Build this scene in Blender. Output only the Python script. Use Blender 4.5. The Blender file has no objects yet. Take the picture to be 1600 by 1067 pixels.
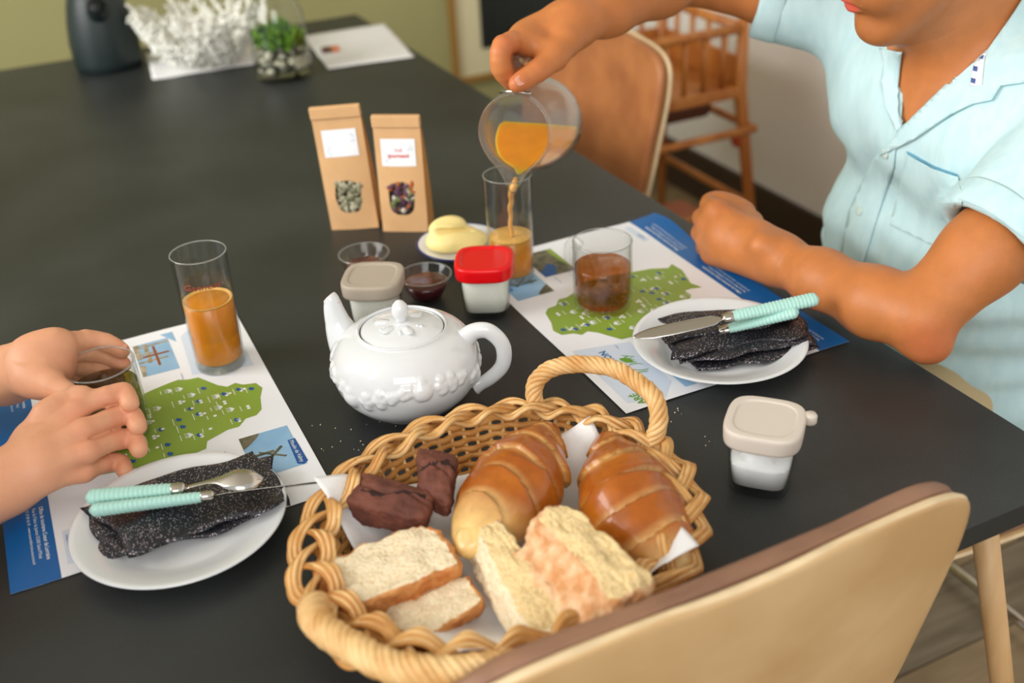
import bpy, bmesh, math, random
import numpy as np
from mathutils import Vector, Matrix, noise
from mathutils.bvhtree import BVHTree
from mathutils.geometry import tessellate_polygon
random.seed(7)
SC = bpy.context.scene; COL = SC.collection
# ------------------------------------------------------------ camera, light, exposure
ZT = .75                                   # height of the table top; X runs across the table, Y along it
CAM = Vector((0, 0, 1.4007)); FOC = 1704.13
def rz(v, a): c, s = math.cos(a), math.sin(a); return Vector((v[0]*c-v[1]*s, v[0]*s+v[1]*c, v[2]))
YAW, PIT, ROL = math.radians(-23.95), .5262553, -.05662518
_f = rz((0, math.cos(PIT), -math.sin(PIT)), YAW); _r = rz((1, 0, 0), YAW); _u = _r.cross(_f)
CR = _r*math.cos(ROL)+_u*math.sin(ROL); CU = -_r*math.sin(ROL)+_u*math.cos(ROL)
cd = bpy.data.cameras.new('camera'); cam = bpy.data.objects.new('camera', cd); COL.objects.link(cam)
cam.matrix_world = Matrix(((CR.x, CU.x, -_f.x, CAM.x), (CR.y, CU.y, -_f.y, CAM.y), (CR.z, CU.z, -_f.z, CAM.z), (0, 0, 0, 1)))
cd.sensor_width = 36; cd.lens = FOC/1600*36; cd.clip_start = .02
cd.dof.use_dof = True; cd.dof.focus_distance = 1.12; cd.dof.aperture_fstop = 3.2
SC.camera = cam
SC.view_settings.view_transform = 'Standard'; SC.view_settings.look = 'None'
SC.view_settings.gamma = 1; SC.view_settings.use_curve_mapping = False
SC.view_settings.exposure = 0.85
w = bpy.data.worlds.new('world'); SC.world = w; w.use_nodes = True
w.node_tree.nodes['Background'].inputs[0].default_value = (.97, .98, 1.0, 1)
w.node_tree.nodes['Background'].inputs[1].default_value = .36
def area(name, loc, target, sx, sy, power, col):
    l = bpy.data.lights.new(name, 'AREA'); l.shape = 'RECTANGLE'; l.size = sx; l.size_y = sy; l.energy = power; l.color = col
    o = bpy.data.objects.new(name, l); COL.objects.link(o); o.location = loc
    o.rotation_euler = (Vector(target)-Vector(loc)).to_track_quat('-Z', 'Y').to_euler(); return o
area('window_light', (-2.3, 1.3, 2.1), (.5, 1.0, .8), 2.2, 1.7, 70, (1, .985, .96))
area('rear_area_light', (-.9, -1.9, 2.4), (.6, 1.0, .8), 1.8, 1.3, 26, (1, .97, .92))  # soft area light from an unseen source behind and left of the camera

def at(u, v, z=ZT):                        # point of height z seen at photo pixel (u, v)
    d = _f+CR*((u-800)/FOC)-CU*((v-533.5)/FOC); return CAM+d*((z-CAM.z)/d.z)
def atx(u, v, x):
    d = _f+CR*((u-800)/FOC)-CU*((v-533.5)/FOC); return CAM+d*(x/d.x)
def aty(u, v, y):
    d = _f+CR*((u-800)/FOC)-CU*((v-533.5)/FOC); return CAM+d*(y/d.y)
def atd(u, v, k):
    return CAM+(_f+CR*((u-800)/FOC)-CU*((v-533.5)/FOC))*k

# ------------------------------------------------------------ helpers
def lin(c): return c/12.92 if c <= .04045 else ((c+.055)/1.055)**2.4
def rgb(r, g, b): return (lin(r/255), lin(g/255), lin(b/255), 1)
class NT:
    def __init__(s, name):
        s.m = bpy.data.materials.new(name); s.m.use_nodes = True; s.t = s.m.node_tree; s.b = s.t.nodes['Principled BSDF']
    def n(s, ty, **k):
        nd = s.t.nodes.new(ty)
        for a, v in k.items():
            if a.startswith('i_'): nd.inputs[a[2:].replace('_', ' ')].default_value = v
            else: setattr(nd, a, v)
        return nd
    def l(s, a, b): s.t.links.new(a, b)
def mat(name, col, rough=.5, metal=0, var=0, vscale=20, bump=0, bscale=80, sss=0, trans=0, ior=1.45, coat=0, sheen=0, col2=None, stretch=None, attr=None, alpha=1, spec=.5, detail=4):
    k = NT(name); b = k.b
    b.inputs['Base Color'].default_value = col; b.inputs['Roughness'].default_value = rough; b.inputs['Metallic'].default_value = metal
    b.inputs['Transmission Weight'].default_value = trans; b.inputs['IOR'].default_value = ior; b.inputs['Coat Weight'].default_value = coat
    b.inputs['Sheen Weight'].default_value = sheen; b.inputs['Specular IOR Level'].default_value = spec
    if alpha < 1: b.inputs['Alpha'].default_value = alpha
    if sss:
        b.inputs['Subsurface Weight'].default_value = sss; b.inputs['Subsurface Radius'].default_value = (1, .4, .25); b.inputs['Subsurface Scale'].default_value = .008
    tc = k.n('ShaderNodeTexCoord'); mp = k.n('ShaderNodeMapping'); k.l(tc.outputs['Object'], mp.inputs[0])
    if stretch: mp.inputs['Scale'].default_value = stretch
    src = None
    if attr:
        a = k.n('ShaderNodeAttribute', attribute_name=attr); src = a.outputs['Color']
    if col2 or var:
        nz = k.n('ShaderNodeTexNoise', i_Scale=vscale, i_Detail=detail); k.l(mp.outputs[0], nz.inputs['Vector'])
        rp = k.n('ShaderNodeValToRGB'); rp.color_ramp.elements[0].position = .35; rp.color_ramp.elements[1].position = .65
        c2 = col2 or tuple(max(0, c*(1-var)) for c in col[:3])+(1,)
        if src:
            mx = k.n('ShaderNodeMixRGB', blend_type='MULTIPLY'); mx.inputs[0].default_value = 1
            rp.color_ramp.elements[0].color = (1-var, 1-var, 1-var, 1); rp.color_ramp.elements[1].color = (1, 1, 1, 1)
            k.l(nz.outputs[0], rp.inputs[0]); k.l(src, mx.inputs[1]); k.l(rp.outputs[0], mx.inputs[2]); src = mx.outputs[0]
        else:
            rp.color_ramp.elements[0].color = c2; rp.color_ramp.elements[1].color = col
            k.l(nz.outputs[0], rp.inputs[0]); src = rp.outputs[0]
    if src: k.l(src, b.inputs['Base Color'])
    if bump:
        nz = k.n('ShaderNodeTexNoise', i_Scale=bscale, i_Detail=6); k.l(mp.outputs[0], nz.inputs['Vector'])
        bp = k.n('ShaderNodeBump', i_Strength=bump, i_Distance=.002); k.l(nz.outputs[0], bp.inputs['Height']); k.l(bp.outputs[0], b.inputs['Normal'])
    return k.m
def tag(o, label=None, cat=None, group=None, kind=None):
    if label: o['label'] = label
    if cat: o['category'] = cat
    if group: o['group'] = group
    if kind: o['kind'] = kind
    return o
def thing(name, loc, label, cat, group=None, rot=0):
    o = bpy.data.objects.new(name, None); COL.objects.link(o); o.location = loc; o.rotation_euler = (0, 0, rot); o.empty_display_size = .02
    return tag(o, label, cat, group)
def link(name, me, parent=None, world=True):
    o = bpy.data.objects.new(name, me); COL.objects.link(o)
    if parent:
        o.parent = parent
        if world:                                   # geometry was made in world coordinates
            mw = Matrix.Identity(4); q = parent
            while q: mw = q.matrix_basis @ mw; q = q.parent
            inv = mw.inverted(); me.transform(inv)
    return o
def setm(me, ms, smooth=True):
    for m in (ms if isinstance(ms, (list, tuple)) else [ms]): me.materials.append(m)
    if smooth:
        for p in me.polygons: p.use_smooth = True
def part(name, vf, m, parent=None, world=True, smooth=True, mi=None, cols=None):
    me = bpy.data.meshes.new(name); me.from_pydata([tuple(v) for v in vf[0]], [], vf[1]); setm(me, m, smooth)
    if mi is not None: me.polygons.foreach_set('material_index', mi)
    if cols is not None:
        a = me.color_attributes.new('col', 'FLOAT_COLOR', 'POINT'); a.data.foreach_set('color', np.asarray(cols, 'f').ravel())
    me.update(); return link(name, me, parent, world)
def bpart(name, bm, m, parent=None, world=True, smooth=True):
    me = bpy.data.meshes.new(name); bm.to_mesh(me); bm.free(); setm(me, m, smooth); return link(name, me, parent, world)
def joinvf(*L):
    V, F = [], []
    for v, f in L:
        n = len(V); V += list(v); F += [tuple(i+n for i in q) for q in f]
    return V, F
def xf(vf, M): return [M @ Vector(v) for v in vf[0]], vf[1]
def lathe(prof, c=(0, 0, 0), n=48, mod=None):
    V, F = [], []
    for r, z in prof:
        for i in range(n):
            a = 2*math.pi*i/n; rr = r*(mod(a, z) if mod else 1)
            V.append((c[0]+rr*math.cos(a), c[1]+rr*math.sin(a), c[2]+z))
    for j in range(len(prof)-1):
        for i in range(n): F.append((j*n+i, j*n+(i+1) % n, (j+1)*n+(i+1) % n, (j+1)*n+i))
    if prof[0][0] > 1e-5: F.append(tuple(range(n))[::-1]) if prof[0] != prof[-1] else None
    if prof[-1][0] > 1e-5 and prof[0] != prof[-1]: F.append(tuple((len(prof)-1)*n+i for i in range(n)))
    return V, F
def tube(pts, rad, n=10, caps=True, flat=1.0, closed=False):
    pts = [Vector(p) for p in pts]; N = len(pts); V, F = [], []
    R = rad if isinstance(rad, (list, tuple)) else [rad]*N
    T = [((pts[(i+1) % N] if closed or i < N-1 else pts[i])-(pts[i-1] if closed or i > 0 else pts[i])).normalized() for i in range(N)]
    nrm = T[0].orthogonal().normalized() if abs(T[0].z) > .9 else T[0].cross(Vector((0, 0, 1))).normalized()
    for i in range(N):
        nrm = (nrm-T[i]*nrm.dot(T[i])).normalized(); b = T[i].cross(nrm)
        for k in range(n):
            a = 2*math.pi*k/n; V.append(pts[i]+nrm*(math.cos(a)*R[i])+b*(math.sin(a)*R[i]*flat))
    for i in range(N if closed else N-1):
        for k in range(n): F.append((i*n+k, i*n+(k+1) % n, ((i+1) % N)*n+(k+1) % n, ((i+1) % N)*n+k))
    if caps and not closed: F += [tuple(range(n))[::-1], tuple((N-1)*n+k for k in range(n))]
    return V, F
def spline(P, m=8):
    P = [Vector(p) for p in P]; out = []
    for i in range(len(P)-1):
        a, b, c, d = P[max(i-1, 0)], P[i], P[i+1], P[min(i+2, len(P)-1)]
        for k in range(m):
            t = k/m; out.append(.5*((2*b)+(c-a)*t+(2*a-5*b+4*c-d)*t*t+(3*b-a-3*c+d)*t**3))
    return out+[P[-1]]
def box(x0, x1, y0, y1, z0, z1):
    V = [(x, y, z) for z in (z0, z1) for y in (y0, y1) for x in (x0, x1)]
    return V, [(0, 2, 3, 1), (4, 5, 7, 6), (0, 1, 5, 4), (2, 6, 7, 3), (0, 4, 6, 2), (1, 3, 7, 5)]
def bev(o, w=.003, seg=2):
    m = o.modifiers.new('bevel', 'BEVEL'); m.width = w; m.segments = seg; m.limit_method = 'ANGLE'; return o
def sub(o, n=1):
    m = o.modifiers.new('subd', 'SUBSURF'); m.levels = n; m.render_levels = n; return o
def grid(fn, nu, nv, thick=0, nrm=None):
    V = [fn(i/nu, j/nv) for j in range(nv+1) for i in range(nu+1)]
    F = [(j*(nu+1)+i, j*(nu+1)+i+1, (j+1)*(nu+1)+i+1, (j+1)*(nu+1)+i) for j in range(nv) for i in range(nu)]
    return V, F
def solid(o, t, off=-1):
    m = o.modifiers.new('solid', 'SOLIDIFY'); m.thickness = t; m.offset = off; return o
def loft_se(prof, c, rot, n=64, p=4):                 # super-ellipse sections: prof = [(half_width, z, exponent)]
    V, F = [], []
    for h, z, q in prof:
        for i in range(n):
            a = 2*math.pi*i/n; x, y = math.cos(a), math.sin(a)
            k = (abs(x)**q+abs(y)**q)**(-1/q); v = rz((x*k*h, y*k*h, z), rot); V.append((v.x+c[0], v.y+c[1], v.z+c[2]))
    for j in range(len(prof)-1):
        for i in range(n): F.append((j*n+i, j*n+(i+1) % n, (j+1)*n+(i+1) % n, (j+1)*n+i))
    F.append(tuple(range(n))[::-1]); F.append(tuple((len(prof)-1)*n+i for i in range(n)))
    return V, F
# ---- signed distance bodies: round cones blended together and meshed with surface nets
def sdf_body(prims, vox=.003):
    B = []
    for p in prims:
        if p[0] == 'c':
            a, b, ra, rb = np.array(p[1], float), np.array(p[2], float), p[3], p[4]
            B.append((np.minimum(a-ra, b-rb), np.maximum(a+ra, b+rb)))
        elif p[0] == 'e':
            c, r = np.array(p[1], float), max(p[2]); B.append((c-r, c+r))
        else: B.append(None)
    pos = [b for b, p in zip(B, prims) if b is not None and p[-1] > 0]
    lo = np.min([b[0] for b in pos], 0)-3*vox; hi = np.max([b[1] for b in pos], 0)+3*vox
    n = np.ceil((hi-lo)/vox).astype(int)+1; D = np.full(n, .06, np.float32)
    for p, b in zip(prims, B):
        k = abs(p[-1])
        if b is None: i0, i1 = np.zeros(3, int), n
        else:
            i0 = np.clip(((b[0]-k-2*vox-lo)/vox).astype(int), 0, n); i1 = np.clip(((b[1]+k+3*vox-lo)/vox).astype(int)+1, 0, n)
        if (i1 <= i0).any(): continue
        ax = [lo[a]+vox*np.arange(i0[a], i1[a], dtype=np.float32) for a in range(3)]
        X, Y, Z = (g.astype(np.float32) for g in np.meshgrid(*ax, indexing='ij', sparse=True))
        if p[0] == 'c':
            a, bb, ra, rb = np.array(p[1], float), np.array(p[2], float), p[3], p[4]; ba = bb-a; l2 = ba@ba+1e-12
            t = np.clip(((X-a[0])*ba[0]+(Y-a[1])*ba[1]+(Z-a[2])*ba[2])/l2, 0, 1)
            d = np.sqrt((X-a[0]-ba[0]*t)**2+(Y-a[1]-ba[1]*t)**2+(Z-a[2]-ba[2]*t)**2)-(ra+(rb-ra)*t)
        elif p[0] == 'e':
            c, r, R = p[1], p[2], np.array(p[3]) if p[3] is not None else np.eye(3)     # columns of R: local axes
            q = [((X-c[0])*R[0][i]+(Y-c[1])*R[1][i]+(Z-c[2])*R[2][i])/r[i] for i in range(3)]
            k0 = np.sqrt(q[0]**2+q[1]**2+q[2]**2); k1 = np.sqrt((q[0]/r[0])**2+(q[1]/r[1])**2+(q[2]/r[2])**2)
            d = k0*(k0-1)/np.maximum(k1, 1e-6)
        else: d = p[1](X, Y, Z)
        sl = tuple(slice(i0[a], i1[a]) for a in range(3)); cur = D[sl]
        if p[-1] > 0:
            h = np.clip(.5+.5*(cur-d)/k, 0, 1); D[sl] = cur*(1-h)+d*h-k*h*(1-h)
        else:
            d = -d; h = np.clip(.5-.5*(cur-d)/k, 0, 1); D[sl] = cur*(1-h)+d*h+k*h*(1-h)
    S = D < 0; c = [S[i:n[0]-1+i, j:n[1]-1+j, k:n[2]-1+k] for i in (0, 1) for j in (0, 1) for k in (0, 1)]
    anyv = np.logical_or.reduce(c); allv = np.logical_and.reduce(c); act = anyv & ~allv
    I = np.argwhere(act); idx = np.full(act.shape, -1, np.int32); idx[act] = np.arange(len(I))
    acc = np.zeros((len(I), 3)); cnt = np.zeros(len(I))
    corners = [(i, j, k) for i in (0, 1) for j in (0, 1) for k in (0, 1)]
    val = {q: D[I[:, 0]+q[0], I[:, 1]+q[1], I[:, 2]+q[2]] for q in corners}
    for q in corners:
        for a in range(3):
            if q[a] == 0:
                q2 = list(q); q2[a] = 1; q2 = tuple(q2); va, vb = val[q], val[q2]; m = (va < 0) != (vb < 0)
                t = np.where(m, va/np.where(m, va-vb, 1), 0); pt = np.array(q, float)[None]+np.eye(3)[a][None]*t[:, None]
                acc += pt*m[:, None]; cnt += m
    V = lo+(I+acc/cnt[:, None])*vox; F = []
    for a in range(3):
        b, cc = (a+1) % 3, (a+2) % 3
        s0 = [slice(None)]*3; s1 = [slice(None)]*3; s0[a] = slice(0, -1); s1[a] = slice(1, None)
        A, Bq = S[tuple(s0)], S[tuple(s1)]; E = np.argwhere(A != Bq)
        ok = (E[:, b] > 0) & (E[:, cc] > 0) & (E[:, b] < n[b]-1) & (E[:, cc] < n[cc]-1); E = E[ok]
        def ci(db, dc):
            Q = E.copy(); Q[:, b] -= db; Q[:, cc] -= dc; return idx[Q[:, 0], Q[:, 1], Q[:, 2]]
        q = np.stack([ci(1, 1), ci(0, 1), ci(0, 0), ci(1, 0)], 1); fl = A[E[:, 0], E[:, 1], E[:, 2]]
        q[~fl] = q[~fl][:, ::-1]; F.append(q)
    F = np.concatenate(F); return V, F
def np_mesh(name, V, F, m, parent, cols=None, world=True, relax=2):
    if relax:
        n = len(V); nb = [np.concatenate([F[:, i] for i in range(4)]), np.concatenate([F[:, (i+1) % 4] for i in range(4)])]
        for it in range(relax):
            for w_ in (.5, -.52):
                s = np.zeros((n, 3)); c = np.zeros(n)
                for k in range(3): s[:, k] = np.bincount(nb[0], V[nb[1], k], n)+np.bincount(nb[1], V[nb[0], k], n)
                c = np.bincount(nb[0], minlength=n)+np.bincount(nb[1], minlength=n)
                V = V+w_*(s/np.maximum(c, 1)[:, None]-V)
    me = bpy.data.meshes.new(name); me.vertices.add(len(V)); me.vertices.foreach_set('co', V.astype('f').ravel())
    me.loops.add(len(F)*4); me.loops.foreach_set('vertex_index', F.astype(np.int32).ravel())
    me.polygons.add(len(F)); me.polygons.foreach_set('loop_start', np.arange(0, len(F)*4, 4, dtype=np.int32)); me.polygons.foreach_set('loop_total', np.full(len(F), 4, np.int32))
    me.update(calc_edges=True); me.validate(); setm(me, m)
    if cols is not None:
        a = me.color_attributes.new('col', 'FLOAT_COLOR', 'POINT'); a.data.foreach_set('color', np.asarray(cols, 'f').ravel())
    return link(name, me, parent, world)
def chain(pts, rs, k=.008): return [('c', tuple(pts[i]), tuple(pts[i+1]), rs[i], rs[i+1], k) for i in range(len(pts)-1)]

# ------------------------------------------------------------ materials
M = {}
def thin(name, col, edge=(.80, .84, .82), rough=0.0, haze=0.0, hazecol=(.8, .8, .78), refl=.9):
    """thin-walled clear material: lets light straight through, mirrors at grazing angles"""
    k = NT(name); t = k.t; t.nodes.remove(k.b); out = t.nodes['Material Output']
    lw = k.n('ShaderNodeLayerWeight', i_Blend=.5); pw = k.n('ShaderNodeMath', operation='POWER'); pw.inputs[1].default_value = 5; k.l(lw.outputs['Facing'], pw.inputs[0])
    fr = k.n('ShaderNodeMath', operation='MULTIPLY_ADD'); fr.inputs[1].default_value = refl; fr.inputs[2].default_value = .035; fr.use_clamp = True; k.l(pw.outputs[0], fr.inputs[0])
    mc = k.n('ShaderNodeMixRGB'); mc.inputs[1].default_value = (*col, 1); mc.inputs[2].default_value = (col[0]*edge[0], col[1]*edge[1], col[2]*edge[2], 1); k.l(pw.outputs[0], mc.inputs[0])
    tr = k.n('ShaderNodeBsdfTransparent'); k.l(mc.outputs[0], tr.inputs[0]); gl = k.n('ShaderNodeBsdfGlossy', i_Roughness=rough); last = tr
    if haze:
        df = k.n('ShaderNodeBsdfDiffuse'); df.inputs[0].default_value = (*hazecol, 1); tl = k.n('ShaderNodeBsdfTranslucent'); tl.inputs[0].default_value = (*hazecol, 1)
        m1 = k.n('ShaderNodeMixShader'); m1.inputs[0].default_value = .5; k.l(df.outputs[0], m1.inputs[1]); k.l(tl.outputs[0], m1.inputs[2])
        m2 = k.n('ShaderNodeMixShader'); m2.inputs[0].default_value = haze; k.l(tr.outputs[0], m2.inputs[1]); k.l(m1.outputs[0], m2.inputs[2]); last = m2
    mx = k.n('ShaderNodeMixShader'); k.l(fr.outputs[0], mx.inputs[0]); k.l(last.outputs[0], mx.inputs[1]); k.l(gl.outputs[0], mx.inputs[2]); k.l(mx.outputs[0], out.inputs['Surface'])
    return k.m
M['glass'] = thin('clear_glass', (.97, .975, .97), edge=(.82, .86, .84))
M['porcelain'] = mat('porcelain', rgb(224, 227, 229), .12, coat=.4)
M['juice'] = mat('apple_juice', rgb(214, 138, 30), .25, sss=.3, var=.10, vscale=60)
jb = M['juice'].node_tree.nodes['Principled BSDF'].inputs
jb['Subsurface Weight'].default_value = .9; jb['Subsurface Scale'].default_value = .035; jb['Subsurface Radius'].default_value = (1, .55, .15)
M['rim'] = thin('glass_glint', (.88, .90, .89), edge=(.8, .84, .82), haze=.22, hazecol=(.85, .87, .86))  # whitish haze stands in for light caught by rims and thick bases
M['juice_pale'] = mat('pale_juice', rgb(228, 176, 100), .15, sss=.3, alpha=.85)
M['froth'] = mat('juice_froth', rgb(238, 186, 100), .4, var=.2, vscale=300)
M['tea'] = thin('black_tea', (.84, .46, .16), (.7, .5, .4), haze=.10, hazecol=(.55, .20, .04))
M['tea_green'] = thin('green_tea', (.50, .42, .12), (.6, .6, .5), haze=.14, hazecol=(.16, .13, .02))
M['steel'] = mat('polished_steel', rgb(200, 196, 188), .18, metal=1)
M['chrome'] = mat('chrome', rgb(205, 200, 190), .12, metal=1)
M['mint'] = mat('mint_plastic', rgb(172, 218, 208), .4)
M['oak'] = mat('oak', rgb(214, 176, 128), .45, col2=rgb(196, 154, 104), vscale=6, stretch=(6, 6, .7), bump=.05)
M['ply'] = mat('birch_plywood', rgb(214, 180, 132), .42, col2=rgb(196, 158, 108), vscale=5, stretch=(1.2, 6, 1.6), bump=.03, bscale=60)
M['plyedge'] = mat('plywood_edge', rgb(232, 208, 168), .5, var=.15, vscale=40)
M['leather'] = mat('brown_leather', rgb(180, 116, 68), .45, col2=rgb(156, 96, 56), vscale=12, bump=.25, bscale=200)
M['leather_d'] = mat('taupe_leather', rgb(150, 112, 88), .5, col2=rgb(128, 94, 74), vscale=14, bump=.2, bscale=200)
M['beech'] = mat('orange_beech', rgb(196, 128, 62), .4, col2=rgb(170, 100, 44), vscale=7, stretch=(3, 3, .6))
M['brownwood'] = mat('dark_brown_wood', rgb(92, 48, 26), .5)
M['paper'] = mat('white_paper', rgb(236, 238, 242), .55)
M['tissue'] = mat('white_tissue', rgb(240, 238, 238), .85, bump=.25, bscale=500, sss=.1)
M['wicker'] = mat('wicker', rgb(218, 164, 92), .5, col2=rgb(180, 118, 52), vscale=26, bump=.2, bscale=300)
M['wicker_d'] = mat('wicker_pale', rgb(232, 196, 138), .5, col2=rgb(204, 152, 88), vscale=40, bump=.2, bscale=300)
def crumb_mat(name, c1, c2):
    k = NT(name); tc = k.n('ShaderNodeTexCoord'); v = k.n('ShaderNodeTexVoronoi', i_Scale=330); n = k.n('ShaderNodeTexNoise', i_Scale=120, i_Detail=8); w_ = k.n('ShaderNodeMixRGB', blend_type='ADD'); w_.inputs[0].default_value = .012
    k.l(tc.outputs['Object'], w_.inputs[1]); k.l(tc.outputs['Object'], n.inputs['Vector']); k.l(n.outputs['Color'], w_.inputs[2]); k.l(w_.outputs[0], v.inputs['Vector'])
    rp = k.n('ShaderNodeValToRGB'); rp.color_ramp.elements[0].position = .12; rp.color_ramp.elements[1].position = .42; rp.color_ramp.elements[0].color = c2; rp.color_ramp.elements[1].color = c1
    k.l(v.outputs['Distance'], rp.inputs[0]); k.l(rp.outputs[0], k.b.inputs['Base Color']); k.b.inputs['Roughness'].default_value = .95; k.b.inputs['Subsurface Weight'].default_value = .15; k.b.inputs['Subsurface Radius'].default_value = (1, .8, .5); k.b.inputs['Subsurface Scale'].default_value = .004
    ad = k.n('ShaderNodeMath', operation='MULTIPLY_ADD'); ad.inputs[1].default_value = 1.2; k.l(n.outputs[0], ad.inputs[0]); k.l(v.outputs['Distance'], ad.inputs[2]); bp = k.n('ShaderNodeBump', i_Strength=.8, i_Distance=.0016); k.l(ad.outputs[0], bp.inputs['Height']); k.l(bp.outputs[0], k.b.inputs['Normal']); return k.m
M['crumb'] = crumb_mat('bread_crumb', rgb(247, 230, 196), rgb(228, 192, 138))
M['crumb_y'] = crumb_mat('golden_crumb', rgb(238, 212, 158), rgb(218, 178, 114))
M['crust'] = mat('bread_crust', rgb(218, 158, 96), .8, col2=rgb(182, 108, 50), vscale=90, bump=.35, bscale=420)
M['crust2'] = mat('floury_crust', rgb(236, 200, 158), .85, col2=rgb(206, 146, 94), vscale=80, bump=.4, bscale=420)
M['kraft'] = mat('kraft_paper', rgb(214, 170, 120), .7, var=.08, vscale=30, bump=.1)
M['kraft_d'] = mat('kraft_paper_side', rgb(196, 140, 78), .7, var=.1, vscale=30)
M['skin_w'] = mat('fair_skin', rgb(224, 164, 128), .5, attr='col', var=.05, vscale=50, bump=.12, bscale=350, sss=.12)
M['skin_m'] = mat('tanned_skin', rgb(206, 138, 84), .48, attr='col', var=.08, vscale=60, bump=.15, bscale=300, sss=.1)
M['shirt'] = mat('aqua_linen', rgb(200, 229, 232), .85, col2=rgb(190, 223, 228), vscale=90, bump=.15, bscale=350, stretch=(1, 1, .3))
# ------------------------------------------------------------ the room
def slate():
    k = NT('dark_slate_laminate'); tc = k.n('ShaderNodeTexCoord')
    n1 = k.n('ShaderNodeTexNoise', i_Scale=3.2, i_Detail=6); n2 = k.n('ShaderNodeTexNoise', i_Scale=600, i_Detail=2)
    k.l(tc.outputs['Object'], n1.inputs['Vector']); k.l(tc.outputs['Object'], n2.inputs['Vector'])
    mx = k.n('ShaderNodeMath', operation='MULTIPLY_ADD'); k.l(n2.outputs[0], mx.inputs[0]); mx.inputs[1].default_value = .55; k.l(n1.outputs[0], mx.inputs[2])
    rp = k.n('ShaderNodeValToRGB'); rp.color_ramp.elements[0].position = .5; rp.color_ramp.elements[1].position = 1.05
    rp.color_ramp.elements[0].color = rgb(26, 29, 29); rp.color_ramp.elements[1].color = rgb(56, 59, 59)
    k.l(mx.outputs[0], rp.inputs[0]); k.l(rp.outputs[0], k.b.inputs['Base Color'])
    k.b.inputs['Roughness'].default_value = .42; k.b.inputs['Specular IOR Level'].default_value = .42
    bp = k.n('ShaderNodeBump', i_Strength=.15, i_Distance=.001); k.l(n2.outputs[0], bp.inputs['Height']); k.l(bp.outputs[0], k.b.inputs['Normal'])
    return k.m
M['slate'] = slate()
XR, YB = 1.905, 3.6
o = part('floor', box(-3, 3.2, -2.2, 5, -.06, -.012), mat('floor_screed', rgb(92, 82, 66), .8), smooth=False); tag(o, kind='structure')
FL = o
pm = [mat('plank_beige', rgb(150, 134, 106), .5, col2=rgb(122, 106, 80), vscale=4, stretch=(1, 8, 1), bump=.1),
      mat('plank_grey', rgb(136, 124, 102), .5, col2=rgb(108, 96, 76), vscale=5, stretch=(1, 9, 1), bump=.1),
      mat('plank_warm', rgb(160, 140, 108), .5, col2=rgb(130, 110, 80), vscale=4, stretch=(1, 7, 1), bump=.1)]
PL = []
for m in pm:
    b = box(0, .896, 0, .146, -.012, 0); me = bpy.data.meshes.new('plank'); me.from_pydata(b[0], [], b[1]); me.materials.append(m); PL.append(me)
rp_ = random.Random(3)
for j in range(30):
    for i in range(-2, 4):
        x = i*.9-(j*.37) % .9
        if x > 1.85: continue
        o = bpy.data.objects.new('plank', PL[rp_.randrange(3)]); COL.objects.link(o); o.parent = FL; o.location = (x, -.9+j*.15, 0)
wall_o = mat('olive_wall_paint', rgb(160, 157, 108), .75, var=.05, vscale=3)
wall_w = mat('white_wall_paint', rgb(240, 234, 226), .7, var=.03, vscale=3)
tag(part('wall_back', box(-3, XR+.1, YB, YB+.1, 0, 2.7), wall_o, smooth=False), kind='structure')
tag(part('wall_right', box(XR, XR+.1, -2.2, YB, 0, 2.7), wall_w, smooth=False), kind='structure')
base_m = mat('dark_brown_skirting', rgb(62, 46, 32), .5)
tag(part('baseboard_right', box(XR-.016, XR, -2.2, YB, 0, .15), base_m, smooth=False), kind='structure')
tag(part('baseboard_back', box(-3, XR-.016, YB-.016, YB, 0, .12), base_m, smooth=False), kind='structure')
tag(part('ceiling', box(-3, XR+.1, -.2, YB+.1, 2.7, 2.8), mat('ceiling_paint', rgb(228, 224, 214), .8), smooth=False), kind='structure')
# framed dark board on the back wall
t = thing('framed_board', (1.66, YB-.01, .25), 'large dark board with cream mount and thin wooden frame on the olive wall', 'board')
x0, x1, z0, z1 = 1.425, 1.88, .24, 1.3
wf = mat('thin_oak_frame', rgb(150, 112, 52), .5)
for n_, b in (('frame_rail', box(x0, x1, YB-.03, YB-.001, z0, z0+.02)), ('frame_rail', box(x0, x1, YB-.03, YB-.001, z1-.02, z1)),
              ('frame_stile', box(x0, x0+.018, YB-.03, YB-.001, z0+.02, z1-.02)), ('frame_stile', box(x1-.018, x1, YB-.03, YB-.001, z0+.02, z1-.02))):
    part(n_, b, wf, t, smooth=False)
part('mount', box(x0+.018, x1-.018, YB-.014, YB-.002, z0+.02, z1-.02), mat('cream_mount', rgb(214, 206, 168), .7), t, smooth=False)
part('dark_panel', box(x0+.115, x1-.03, YB-.018, YB-.0145, z0+.11, z1-.1), mat('dark_panel', rgb(24, 30, 28), .35), t, smooth=False)

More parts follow.
